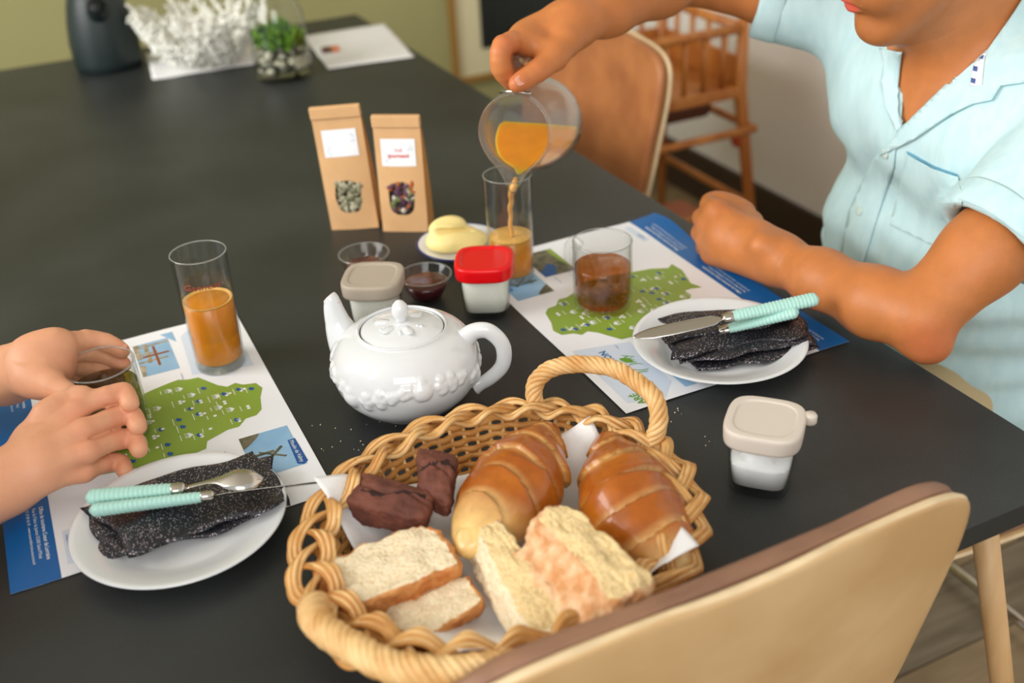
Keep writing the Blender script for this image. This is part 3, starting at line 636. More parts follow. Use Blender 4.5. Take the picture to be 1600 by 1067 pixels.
# ------------------------------------------------------------ ramekins of jam
M['jam'] = mat('dark_red_jam', rgb(70, 8, 18), .15, coat=.5)
def ramekin(c, label, lvl):
    t = thing('glass_ramekin', c, label, 'bowl', 'small glass bowls of jam')
    glass_body('glass', [(.018, 0), (.0205, .001), (.0225, .004), (.0285, .018), (.034, .034)], .0016, .004, c, t)
    r = lambda z: float(np.interp(z, [.004, .018, .034], [.0225, .0285, .034]))-.0022
    fill('jam', [(0, .0046), (r(.005)-.001, .0046), (r(.012), .012), (r(lvl), lvl), (r(lvl)-.003, lvl+.0008), (0, lvl)], M['jam'], c, t)
ramekin(at(668, 466), 'small glass bowl of dark red jam beside the red-lidded jar', .024)
ramekin(at(573, 432), 'small glass bowl of jam half hidden behind the taupe-lidded jar', .018)

# ------------------------------------------------------------ butter dish
BC = Vector((.502, 1.287, ZT))
t = thing('butter_dish', BC, 'small white saucer with dark blue rim under the butter', 'saucer')
part('saucer', lathe([(0, 0), (.032, 0), (.034, .002), (.050, .009), (.060, .013), (.0612, .0142), (.0595, .0148), (.048, .0115), (.034, .0055), (0, .005)], BC, 64), M['porcelain'], t)
part('blue_rim', lathe([(.0585, .0147), (.0600, .0153), (.0616, .0146), (.0619, .0137), (.0600, .0128), (.0585, .0147)], BC, 64), mat('cobalt_rim', rgb(38, 44, 96), .25), t)
bu = sdf_body([('e', (BC.x-.012, BC.y+.004, BC.z+.020), (.036, .027, .018), None, .008), ('e', (BC.x-.014, BC.y+.008, BC.z+.036), (.027, .018, .015), None, .006), ('e', (BC.x+.012, BC.y-.006, BC.z+.016), (.026, .022, .012), None, .01),
               ('c', (BC.x-.04, BC.y-.004, BC.z+.040), (BC.x+.014, BC.y-.008, BC.z+.030), .005, .003, -.004), ('c', (BC.x-.03, BC.y+.002, BC.z+.052), (BC.x+.006, BC.y-.004, BC.z+.046), .006, .003, -.004)], .0015)
tag(np_mesh('butter', bu[0], bu[1], mat('butter', rgb(242, 222, 150), .45, sss=.2, bump=.15, bscale=60), None), 'lump of pale yellow butter scooped on the blue-rimmed saucer', 'butter')

# ------------------------------------------------------------ plates
def plate(c, label, tilt=0):
    t = thing('dinner_plate', c, label, 'plate', 'white side plates')
    o = part('glazed_dish', lathe([(0, .002), (.052, .002), (.054, 0), (.057, .001), (.060, .004), (.080, .0115), (.0965, .0168), (.0985, .0182), (.0975, .0192), (.092, .0180), (.074, .0118), (.062, .0064), (.056, .0052), (0, .005)], c, 96), M['porcelain'], t)
    return t
PT1 = Vector((.036, .8605, ZT+.0016)); PT2 = Vector((.649, .880, ZT+.0016))
plate(PT1, 'white plate holding a dark napkin with knife and spoon'); plate(PT2, 'white plate holding a dark napkin with knife and fork')

# ------------------------------------------------------------ glitter napkins
def glitter():
    k = NT('black_glitter_fabric'); tc = k.n('ShaderNodeTexCoord'); b = k.b
    v = k.n('ShaderNodeTexVoronoi', i_Scale=900); k.l(tc.outputs['Object'], v.inputs['Vector'])
    v2 = k.n('ShaderNodeTexVoronoi', i_Scale=900); k.l(tc.outputs['Object'], v2.inputs['Vector'])
    sp = k.n('ShaderNodeSeparateColor'); k.l(v.outputs['Color'], sp.inputs[0])
    g = k.n('ShaderNodeMath', operation='GREATER_THAN'); g.inputs[1].default_value = .80; k.l(sp.outputs[0], g.inputs[0])
    d = k.n('ShaderNodeMath', operation='LESS_THAN'); d.inputs[1].default_value = .45; k.l(v.outputs['Distance'], d.inputs[0])
    m = k.n('ShaderNodeMath', operation='MULTIPLY'); k.l(g.outputs[0], m.inputs[0]); k.l(d.outputs[0], m.inputs[1])
    mx = k.n('ShaderNodeMixRGB'); mx.inputs[1].default_value = rgb(26, 27, 34); mx.inputs[2].default_value = rgb(222, 208, 216); k.l(m.outputs[0], mx.inputs[0]); k.l(mx.outputs[0], b.inputs['Base Color'])
    k.l(m.outputs[0], b.inputs['Metallic']); b.inputs['Roughness'].default_value = .45
    n = k.n('ShaderNodeTexNoise', i_Scale=500); k.l(tc.outputs['Object'], n.inputs['Vector']); bp = k.n('ShaderNodeBump', i_Strength=.5, i_Distance=.001)
    ad = k.n('ShaderNodeMath', operation='ADD'); k.l(n.outputs[0], ad.inputs[0]); k.l(sp.outputs[1], ad.inputs[1]); k.l(ad.outputs[0], bp.inputs['Height']); k.l(bp.outputs[0], b.inputs['Normal'])
    return k.m
M['glit'] = glitter()
def folded_layer(name, C4, z, th, seed, parent, amp=.004, sag=0, curl=None):
    """one cushion-like fold of cloth spanning four corner points (x, y)"""
    A, B, C, D = [Vector((p[0], p[1], 0)) for p in C4]; nu, nv = 44, 26; V = []
    def pt(u, v, top):
        p = A.lerp(B, u).lerp(D.lerp(C, u), v)
        e = min(u, 1-u, .5)*2; e2 = min(v, 1-v)*2
        ed = (B-A).normalized(); p = p+Vector((-ed.y, ed.x, 0))*(.005*math.sin(u*7+seed)+.0025*math.sin(u*17+seed*2))*(1 if v > .5 else .6)+ed*.004*math.sin(v*6+seed)
        h = z+amp*.5*math.sin(u*5+v*4+seed)+amp*.6*math.sin(v*9+u*2.5+seed*1.7)*(.3+.7*v)+amp*.8*noise.noise(Vector((u*3, v*4, seed)))+sag*((2*u-1)**2)
        if curl: h += curl(u, v)
        bul = th*.5*min(1, (min(u, 1-u)*22))**.5*min(1, (min(v, 1-v)*14))**.5
        return Vector((p.x, p.y, h+(bul if top else -bul)))
    for top in (True, False):
        V += [pt(i/nu, j/nv, top) for j in range(nv+1) for i in range(nu+1)]
    F = []; N = (nu+1)*(nv+1)
    for j in range(nv):
        for i in range(nu):
            a = j*(nu+1)+i; F += [(a, a+1, a+nu+2, a+nu+1), (N+a, N+a+nu+1, N+a+nu+2, N+a+1)]
    bd = [i for i in range(nu)]+[j*(nu+1)+nu for j in range(nv)]+[nv*(nu+1)+i for i in range(nu, 0, -1)]+[j*(nu+1) for j in range(nv, 0, -1)]
    for q in range(len(bd)): a, b = bd[q], bd[(q+1) % len(bd)]; F.append((b, a, N+a, N+b))
    bm = bmesh.new(); me = bpy.data.meshes.new('t'); me.from_pydata([tuple(v) for v in V], [], F); bm.from_mesh(me); bmesh.ops.remove_doubles(bm, verts=bm.verts, dist=.00005); bmesh.ops.recalc_face_normals(bm, faces=bm.faces)
    return bpart(name, bm, M['glit'], parent)
def q4(z, *pts): return [tuple(at(u, v, z))[:2] for u, v in pts]
t = thing('cloth_napkin', PT1+Vector((0, 0, .01)), 'folded black glitter napkin under the knife and spoon', 'napkin', 'black glitter napkins')
for i, (z, C4, am) in enumerate(((ZT+.0125, q4(.763, (150, 818), (430, 740), (444, 795), (165, 880)), .0018), (ZT+.0180, q4(.768, (135, 808), (425, 715), (448, 790), (178, 872)), .0032), (ZT+.0245, q4(.775, (130, 788), (400, 702), (450, 780), (205, 862)), .0046))):
    folded_layer('fold', C4, z, .0055, i*2.1+.4, t, am, 0)
t = thing('cloth_napkin', PT2+Vector((0, 0, .01)), 'folded black glitter napkin under the knife and fork', 'napkin', 'black glitter napkins')
for i, (z, C4, am) in enumerate(((ZT+.0125, q4(.763, (1030, 500), (1240, 492), (1280, 545), (1090, 582)), .0016), (ZT+.019, q4(.769, (1038, 508), (1238, 478), (1272, 538), (1058, 572)), .0026), (ZT+.0255, q4(.775, (1034, 520), (1236, 475), (1264, 520), (1050, 560)), .0034), (ZT+.0315, q4(.781, (1028, 496), (1228, 476), (1252, 502), (1046, 536)), .0038))):
    folded_layer('fold', C4, z, .0058, i*1.7+.9, t, am, 0)

# ------------------------------------------------------------ cutlery (local +X from handle end to tip)
def frame(p, q, roll=0):
    x = (q-p).normalized(); y = Vector((0, 0, 1)).cross(x).normalized(); z = x.cross(y)
    return Matrix.Translation(p) @ Matrix(((x.x, y.x, z.x, 0), (x.y, y.y, z.y, 0), (x.z, y.z, z.z, 0), (0, 0, 0, 1))) @ Matrix.Rotation(roll, 4, 'X')
def handle_mesh(L, ribbed=True, w=.0085, n=120):
    pts, rs = [], []
    for i in range(n+1):
        x = L*i/n; e = min(1, (x/.004))**.5 if x < .004 else 1; e = min(e, 1)
        r = w*(.80+.2*(1-i/n))*(e if i else .35); r *= 1+(.10 if ribbed else .06)*(.5+.5*math.cos(x/.0042*2*math.pi))*(1 if .005 < x < L-.004 else 0)
        pts.append((x, 0, 0)); rs.append(r)
    V, F = tube(pts, rs, 24); return [Vector((v.x, v.y, v.z*.72)) for v in [Vector(a) for a in V]], F
def flat_outline(P, zf, th):
    """closed solid from a half outline P=[(x, half width)], zf(x, y) gives its height"""
    V, F = [], []; m = 8; N = len(P)
    for s in (1, -1):
        for x, h in P:
            for k in range(m+1):
                y = h*(2*k/m-1); V.append(Vector((x, y, zf(x, y/h if h > 1e-6 else 0)+s*th*.5*(1-abs(2*k/m-1)**3*.8))))
    K = (m+1)
    for i in range(N-1):
        for k in range(m):
            a = i*K+k; F += [(a, a+K, a+K+1, a+1), (N*K+a, N*K+a+1, N*K+a+K+1, N*K+a+K)]
    bd = [k for k in range(m)]+[i*K+m for i in range(N-1)]+[(N-1)*K+k for k in range(m, 0, -1)]+[i*K for i in range(N-1, 0, -1)]
    for q in range(len(bd)): a, b = bd[q], bd[(q+1) % len(bd)]; F.append((a, b, N*K+b, N*K+a))
    return V, F
def cutlery(kind, p, q, label, hl, total, roll=0, ribbed=True):
    Mx = frame(p, q, roll); t = thing(kind, p, label, {'table_knife': 'knife', 'teaspoon': 'spoon', 'table_fork': 'fork'}[kind])
    part('handle', xf(handle_mesh(hl, ribbed), Mx), M['mint'], t)
    fr = tube([(hl-.001, 0, 0), (hl+.001, 0, 0), (hl+.010, 0, 0), (hl+.0125, 0, 0)], [.0062, .0070, .0066, .0045], 20); part('ferrule', xf(([Vector((v[0], v[1], v[2]*.75)) for v in fr[0]], fr[1]), Mx), M['chrome'], t)
    x0 = hl+.010
    if kind == 'table_knife':
        L = total-x0; P = [(x0+L*s, .5*w) for s, w in ((0, .005), (.05, .006), (.09, .011), (.12, .0145), (.3, .017), (.6, .0175), (.8, .0155), (.92, .010), (.98, .005), (1, .0015))]
        part('blade', xf(flat_outline(P, lambda x, y: 0, .0014), Mx), M['steel'], t)
    elif kind == 'teaspoon':
        L = total-x0; P = [(x0+L*s, .5*w) for s, w in ((0, .006), (.12, .005), (.3, .0055), (.42, .010), (.52, .022), (.65, .031), (.78, .0325), (.9, .025), (.97, .013), (1, .003))]
        def zf(x, y):
            s = (x-x0)/L; b = max(0, 1-((s-.72)/.30)**2) if s > .42 else 0
            return .0085*b*(1-y*y)*1.0+.006*math.sin(s*math.pi*.9)*(1 if s < .42 else .6)+.0*y
        part('bowl', xf(flat_outline(P, zf, .0015), Mx), M['steel'], t)
    else:
        L = total-x0; P = [(x0+L*s, .5*w) for s, w in ((0, .006), (.2, .005), (.42, .0065), (.5, .014), (.58, .0215), (.66, .023))]
        zf = lambda x, y: -.008*math.sin((x-x0)/L*2.6)
        part('neck', xf(flat_outline(P, zf, .0017), Mx), M['steel'], t)
        for k in range(4):
            y = (k-1.5)*.0062; pts = [(x0+L*s, y, zf(x0+L*s, 0)) for s in (.64, .72, .8, .88, .95, 1)]
            part('tine', xf(tube(pts, [.0019, .0018, .0017, .0015, .0012, .0004], 8), Mx), M['steel'], t)
    return t
cutlery('table_knife', at(140, 798, .794), at(497, 754, .786), 'mint-handled knife lying along the front of the left napkin', .098, .218, roll=math.radians(-44))
cutlery('teaspoon', at(134, 777, .796), at(404, 752, .788), 'mint-handled teaspoon lying bowl-down behind the knife', .076, .160, ribbed=True)
cutlery('table_knife', at(1279, 466, .815), at(988, 527, .791), 'mint-handled knife with long blade lying across the right plate', .098, .212, roll=math.radians(-18))
cutlery('table_fork', at(1248, 486, .807), at(1068, 531, .770), 'mint-handled fork with tines tucked in the right napkin', .078, .146)
# ------------------------------------------------------------ bread basket
BK = Vector((.283, .680, ZT)); BA_ = math.radians(28); RA, RB, RZ = .172, .152, .052
def oval(a, k=1.0, z=0, off=0):
    d = rz((math.cos(a)*(RA*k+off), math.sin(a)*(RB*k+off), 0), BA_); return Vector((BK.x+d.x, BK.y+d.y, BK.z+z))
BT = thing('bread_basket', BK, 'oval woven wicker basket with rope handles full of croissants and bread', 'basket')
# floor of the basket: woven disc
V, F = grid(lambda u, v: oval(u*2*math.pi, .80*v, .004+.0008*math.sin(u*160+v*60)), 160, 30); part('woven_base', (V, F), M['wicker'], BT)
# wall weavers
for lv_ in range(7):
    f = lv_/6; k = .80+.17*f; z = .006+.038*f
    pts = [oval(2*math.pi*i/240, k, z+.0006*math.sin(i*.7), .0022*math.sin(i*2*math.pi/240*36+(lv_ % 2)*math.pi)) for i in range(240)]
    part('weaver', tube(pts, .0036, 6, closed=True), M['wicker'], BT)
st = [tube([oval(2*math.pi*i/72, .79, .003), oval(2*math.pi*i/72, .88, .024), oval(2*math.pi*i/72, .97, .046)], .0024, 5) for i in range(72)]
for i in range(0, 72, 1): part('stake', st[i], M['wicker_d'], BT)
# three-strand plaited rim, six canes to a strand
NP = 8
for s in range(3):
    for c_ in range(6):
        pts, NN = [], 420
        for i in range(NN):
            a = 2*math.pi*i/NN; ph = a*NP*.5*1.0*2/2+2*math.pi*s/3; ph = a*NP+2*math.pi*s/3
            wd = .0155*math.sin(ph); hh = .0058*math.sin(2*ph)
            oc = (c_-2.5)*.0040; sl = math.cos(ph)                      # canes of a strand stay side by side across its run
            wd += oc*.75*(.55+.45*abs(sl)); sh = oc*.9*sl
            pts.append(oval(a+sh*.6/RA, 1.0, RZ+hh-wd*.35-.001*abs(c_-2.5), wd+.001))
        part('rim_cane', tube(pts, .0024, 6, closed=True), M['wicker' if c_ % 2 else 'wicker_d'], BT)
# twisted rope handles
def rope_handle(ang, spread, rise, out, r=.0078):
    P = [oval(ang-spread, 1.0, RZ-.006), oval(ang-spread*1.02, 1.04, RZ+rise*.45, out*.25), oval(ang-spread*.72, 1.04, RZ+rise*.85, out*.7), oval(ang, 1.04, RZ+rise, out), oval(ang+spread*.72, 1.04, RZ+rise*.85, out*.7), oval(ang+spread*1.02, 1.04, RZ+rise*.45, out*.25), oval(ang+spread, 1.0, RZ-.006)]
    C = spline(P, 22); N = len(C); nrm = None
    h = part('handle_core', tube(C, r*.55, 8), M['wicker_d'], BT)
    fr = []
    for i in range(N):
        T = (C[min(i+1, N-1)]-C[max(i-1, 0)]).normalized(); nrm = T.orthogonal().normalized() if nrm is None else (nrm-T*nrm.dot(T)).normalized(); fr.append((nrm, T.cross(nrm)))
    L = 0; S = [0]
    for i in range(1, N): S.append(S[-1]+(C[i]-C[i-1]).length)
    for k in range(7):
        pts = []
        for i in range(N):
            a = S[i]/.048*2*math.pi+2*math.pi*k/7; rr = r*(1-.04*math.sin(k)); pts.append(C[i]+fr[i][0]*math.cos(a)*rr+fr[i][1]*math.sin(a)*rr)
        part('handle_cane', tube(pts, r*.5 if k % 2 else r*.42, 6), M['wicker_d'], h)
rope_handle(math.radians(4), math.radians(24), .044, .014, .0062)
rope_handle(math.radians(198), math.radians(36), .010, .016, .0088)

# paper napkin lining the basket
def sheet(name, C4, zc, corner_z, label, m, seed=1, n=56, amp=.003):
    A, B, C, D = [Vector(c) for c in C4]
    def f(u, v):
        p = A.lerp(B, u).lerp(D.lerp(C, u), v); e = max(abs(2*u-1), abs(2*v-1)); r = math.hypot(2*u-1, 2*v-1)
        # height follows floor, then wall, then corners stick out over the rim
        zc_ = zc+corner_z*max(0, (r-.72)/.69)**1.3
        q = Vector((p.x-BK.x, p.y-BK.y, 0)); l = rz((q.x, q.y, 0), -BA_); d = math.hypot(l.x/RA, l.y/RB)
        zmin = ZT+.012+(.05*max(0, (d-.62)/.38)**1.2 if d < 1.0 else .05+.02*(d-1))
        z = max(zmin, zc_)+amp*noise.noise(Vector((u*6+seed, v*6, 0)))+amp*.5*noise.noise(Vector((u*18+seed, v*14, 3)))
        return Vector((p.x, p.y, z))
    o = part(name, grid(f, n, n), m, None, world=False); solid(o, .0005); return tag(o, label, 'paper napkin')
LN = [at(488, 738, .82), at(922, 619, .830), at(1092, 852, .815), at(720, 1036, .80)]
sheet('paper_napkin', LN, ZT+.012, .045, 'white paper napkin lining the bread basket, corners sticking out', M['tissue'])

# ------------------------------------------------------------ croissants
def croissant(A, B, R, bend, seed, label, nseg=7, tipA=.25, tipB=.3, flat=.85, twist=.35):
    A, B = Vector(A), Vector(B); L = (B-A).length; x = (B-A).normalized(); y = Vector((0, 0, 1)).cross(x).normalized(); z = x.cross(y); nu, nv = 150, 72
    V, Cc = [], []; r_ = random.Random(seed)
    top = np.array(lin_rgb(156, 74, 14)); mid = np.array(lin_rgb(214, 132, 34)); pale = np.array(lin_rgb(248, 212, 138))
    for i in range(nu+1):
        s = i/nu; prof = (max(0, math.sin(math.pi*min(1, max(0, s))))**.45)
        prof *= (.62+.38*min(1, s/.35)) * (.74+.26*min(1, (1-s)/.25))
        c0 = A+x*(L*s)+y*(bend*math.sin(math.pi*s))
        for j in range(nv):
            a = 2*math.pi*j/nv; sk = s*nseg+twist*math.sin(a)*.8+.25*math.sin(a*2+seed)
            c_ = abs(s-.5)*2; sg = (sk % 1.0) if s < .5 else 1-(sk % 1.0)         # each wrap overlaps towards the tips
            step = (sg**.6); r = R*prof*(.84+.16*(1+(step-1)*min(1, (1-s)/.22, s/.12)))
            r += .0012*noise.noise(Vector((s*16, math.cos(a)*3, math.sin(a)*3+seed)))*min(1, prof*2)
            ca, sa = math.cos(a), math.sin(a)
            V.append(c0+y*(r*ca)+z*(r*sa*flat*(1 if sa > 0 else .8)))
            up = max(0, min(1, sa*.75+.55)); n1 = noise.noise(Vector((s*7, ca*2+seed, sa*2)))*.5+.5
            g = max(0, 1-sg/.30) if sg < .30 else 0
            col = mid*(1-up)+top*up; col = col*(1-.45*n1)+mid*.45*n1
            if up < .4: col = pale*(1-up/.4)+col*(up/.4)
            st = .5+.5*noise.noise(Vector((s*60, ca*4+seed, sa*4))); col = col*(1-.75*g*(.4+st*.6))+pale*(.75*g*(.4+st*.6))
            e = max(0, (s-.80)/.2)*.9 if seed % 2 else max(0, (.2-s)/.2)*.0+max(0, min(1, (s-.70)/.2))*.8
            col = col*(1-e)+pale*e; Cc.append((*col, 1))
    F = [(i*nv+j, i*nv+(j+1) % nv, (i+1)*nv+(j+1) % nv, (i+1)*nv+j) for i in range(nu) for j in range(nv)]
    return tag(part('croissant', (V, F), M['pastry'], None, world=False, cols=Cc), label, 'croissant', 'croissants in the basket')
def lin_rgb(r, g, b): return rgb(r, g, b)[:3]
M['pastry'] = mat('baked_pastry', rgb(200, 120, 40), .30, attr='col', var=.14, vscale=110, bump=.2, bscale=140, coat=.25)
croissant(at(862, 664, .800), at(722, 868, .792), .0445, .006, 4, 'golden croissant on the left, its pale tip beside the bread slices', 6)
croissant(at(945, 678, .800), at(1062, 912, .786), .0450, -.008, 7, 'darker golden croissant on the right against the basket rim', 6)

# ------------------------------------------------------------ bread slices and brownies
def hexa(name, T4, B4, mats, face_m, n=14, rough=.0012, seed=0, k=5, parent=None, tear=0, colfn=None):
    """rounded block between a top quad and a bottom quad; face_m: material index for top,bottom,sides0-3"""
    bm = bmesh.new(); bmesh.ops.create_cube(bm, size=2)
    bm.faces.ensure_lookup_table()
    for f in bm.faces:
        nn = f.normal; f.material_index = face_m[0] if nn.z > .5 else face_m[1] if nn.z < -.5 else face_m[2] if nn.y < -.5 else face_m[3] if nn.x > .5 else face_m[4] if nn.y > .5 else face_m[5]
    bmesh.ops.subdivide_edges(bm, edges=bm.edges[:], cuts=n, use_grid_fill=True)
    T4 = [Vector(p) for p in T4]; B4 = [Vector(p) for p in B4]
    for v in bm.verts:
        c = v.co; m = max(abs(c.x), abs(c.y), abs(c.z)); q = (abs(c.x)**k+abs(c.y)**k+abs(c.z)**k)**(-1/k)*m if m else 1
        c = c*q; u, w_, h = (c.x+1)/2, (c.y+1)/2, (c.z+1)/2
        top = T4[0].lerp(T4[1], u).lerp(T4[3].lerp(T4[2], u), w_); bot = B4[0].lerp(B4[1], u).lerp(B4[3].lerp(B4[2], u), w_)
        p = bot.lerp(top, h); nv = Vector((noise.noise(p*70+Vector((seed, 0, 0))), noise.noise(p*70+Vector((0, seed, 5))), noise.noise(p*70+Vector((9, 0, seed)))))
        n2 = Vector((noise.noise(p*260), noise.noise(p*260+Vector((4, 4, 4))), noise.noise(p*260+Vector((8, 1, 3)))))
        p = p+nv*rough*2.2+n2*rough*1.1
        if tear: p = p+(T4[1]-T4[0]).normalized()*(tear*noise.noise(p*45+Vector((0, 7, seed))))
        if colfn: p = colfn(u, w_, h, p)
        v.co = p
    return bpart(name, bm, mats, parent)
def quad(*a): return [at(u, v, z) for u, v, z in a]
def bread(T, B, fm, label, seed, mats=None, **k):
    o = hexa('bread_slice', T, B, mats or [M['crumb'], M['crust'], M['crust2']], fm, seed=seed, n=26, **k); return tag(o, label, 'bread', 'slices of bread in the basket')
D = Vector((0, 0, -.022))
T = quad((480, 882, .801), (540, 956, .800), (728, 878, .803), (674, 808, .806))
bread(T, [p+D+Vector((.0, .003, 0)) for p in T], (0, 0, 1, 1, 1, 1), 'slice of white bread lying flat, crumb side up, below the brownies', 1, k=7, rough=.0016)
T = quad((556, 946, .782), (652, 1004, .782), (760, 935, .788), (730, 892, .786))
bread(T, [p+Vector((0, .004, -.021)) for p in T], (0, 0, 1, 1, 1, 1), 'slice of white bread with brown crust half under the first slice', 2, k=7, rough=.0014)
T = quad((728, 800, .812), (836, 1003, .800), (905, 968, .803), (785, 806, .818))
bread(T, [p+Vector((-.010, -.004, -.035)) for p in T], (3, 0, 0, 0, 1, 0), 'long pale bread slice leaning on its side between croissant and chair', 3, mats=[M['crumb'], M['crust'], M['crust2'], M['crumb_y']], k=7, rough=.0018, tear=.003)
T = quad((834, 790, .842), (958, 938, .828), (1048, 908, .826), (886, 776, .842))
bread(T, [p+Vector((-.036, -.012, -.042)) for p in T], (0, 0, 2, 2, 2, 2), 'thick end piece of bread with floury crust on top of the pile', 5, mats=[M['crumb_y'], M['crust'], M['crust2']], k=6, rough=.002, tear=.003)
M['brownie'] = mat('chocolate_cake', rgb(116, 66, 50), .7, col2=rgb(88, 46, 34), vscale=50, bump=.35, bscale=500)
M['brownie_d'] = mat('chocolate_crack', rgb(44, 22, 18), .8, bump=.4, bscale=500)
def brownie(T, label, h, seed):
    c = (T[0]+T[2])/2; B = [c+(p-c)*.88+Vector((0, 0, -h)) for p in T]
    t = tag(hexa('brownie', T, B, [M['brownie'], M['brownie_d']], (0,)*6, n=30, rough=.0010, k=7, seed=seed,
        colfn=lambda u, w_, hh, p: p+Vector((0, 0, (.006*math.exp(-((w_-.5)/.3)**2)*max(0, math.sin(math.pi*u))**.5-.0045*math.exp(-((w_-.52-.06*math.sin(u*9+seed))/.05)**2)*max(0, math.sin(math.pi*u))**.7)*max(0, hh-.3)/.7))), label, 'cake', 'small chocolate cakes')
    me = t.data; I = Matrix.Identity(4)
    ax = (T[1]-T[0]+T[2]-T[3]); L = ax.length/2; ax.normalize(); ay = (T[3]-T[0]+T[2]-T[1]); W = ay.length/2; ay.normalize()
    for p in me.polygons:
        q = p.center-c; u = q.dot(ax)/L+.5; w_ = q.dot(ay)/W+.5
        if abs(w_-.52-.06*math.sin(u*9+seed)) < .045*(1+.6*math.sin(u*23)) and .16 < u < .88 and p.center.z > c.z-.004: p.material_index = 1
    return t
brownie(quad((537, 785, .806), (664, 812, .806), (683, 765, .812), (556, 732, .812)), 'chocolate financier cake with a cracked top lying on the paper napkin', .026, 1)
brownie(quad((650, 758, .812), (702, 786, .812), (716, 706, .822), (648, 692, .822)), 'second chocolate cake tucked between the first cake and the croissant', .026, 3)
# crumbs on the table and in the basket
cr = []; r_ = random.Random(4)
for i in range(60):
    u, v = r_.uniform(490, 1020), r_.uniform(690, 1040); p = at(u, v, ZT+.0155) if i < 10 else at(*r_.choice([(556, 660), (528, 655), (1075, 640), (596, 652), (600, 1062), (578, 1050), (500, 700), (790, 640), (1130, 680), (540, 700), (640, 668), (700, 676)]), ZT+.0006)
    p = p+Vector((r_.uniform(-.03, .03), r_.uniform(-.012, .012), 0)) if i >= 10 else p
    s = r_.uniform(.0004, .0009); cr.append(xf(lathe([(0, -1), (.9, -.4), (.8, .5), (0, 1)], n=5), Matrix.Translation(p) @ Matrix.Scale(s, 4)))
tag(part('bread_crumbs', joinvf(*cr[10:]), M['crumb'], None, world=False), 'tiny bread crumbs scattered on the slate table top', 'crumbs', kind='stuff')

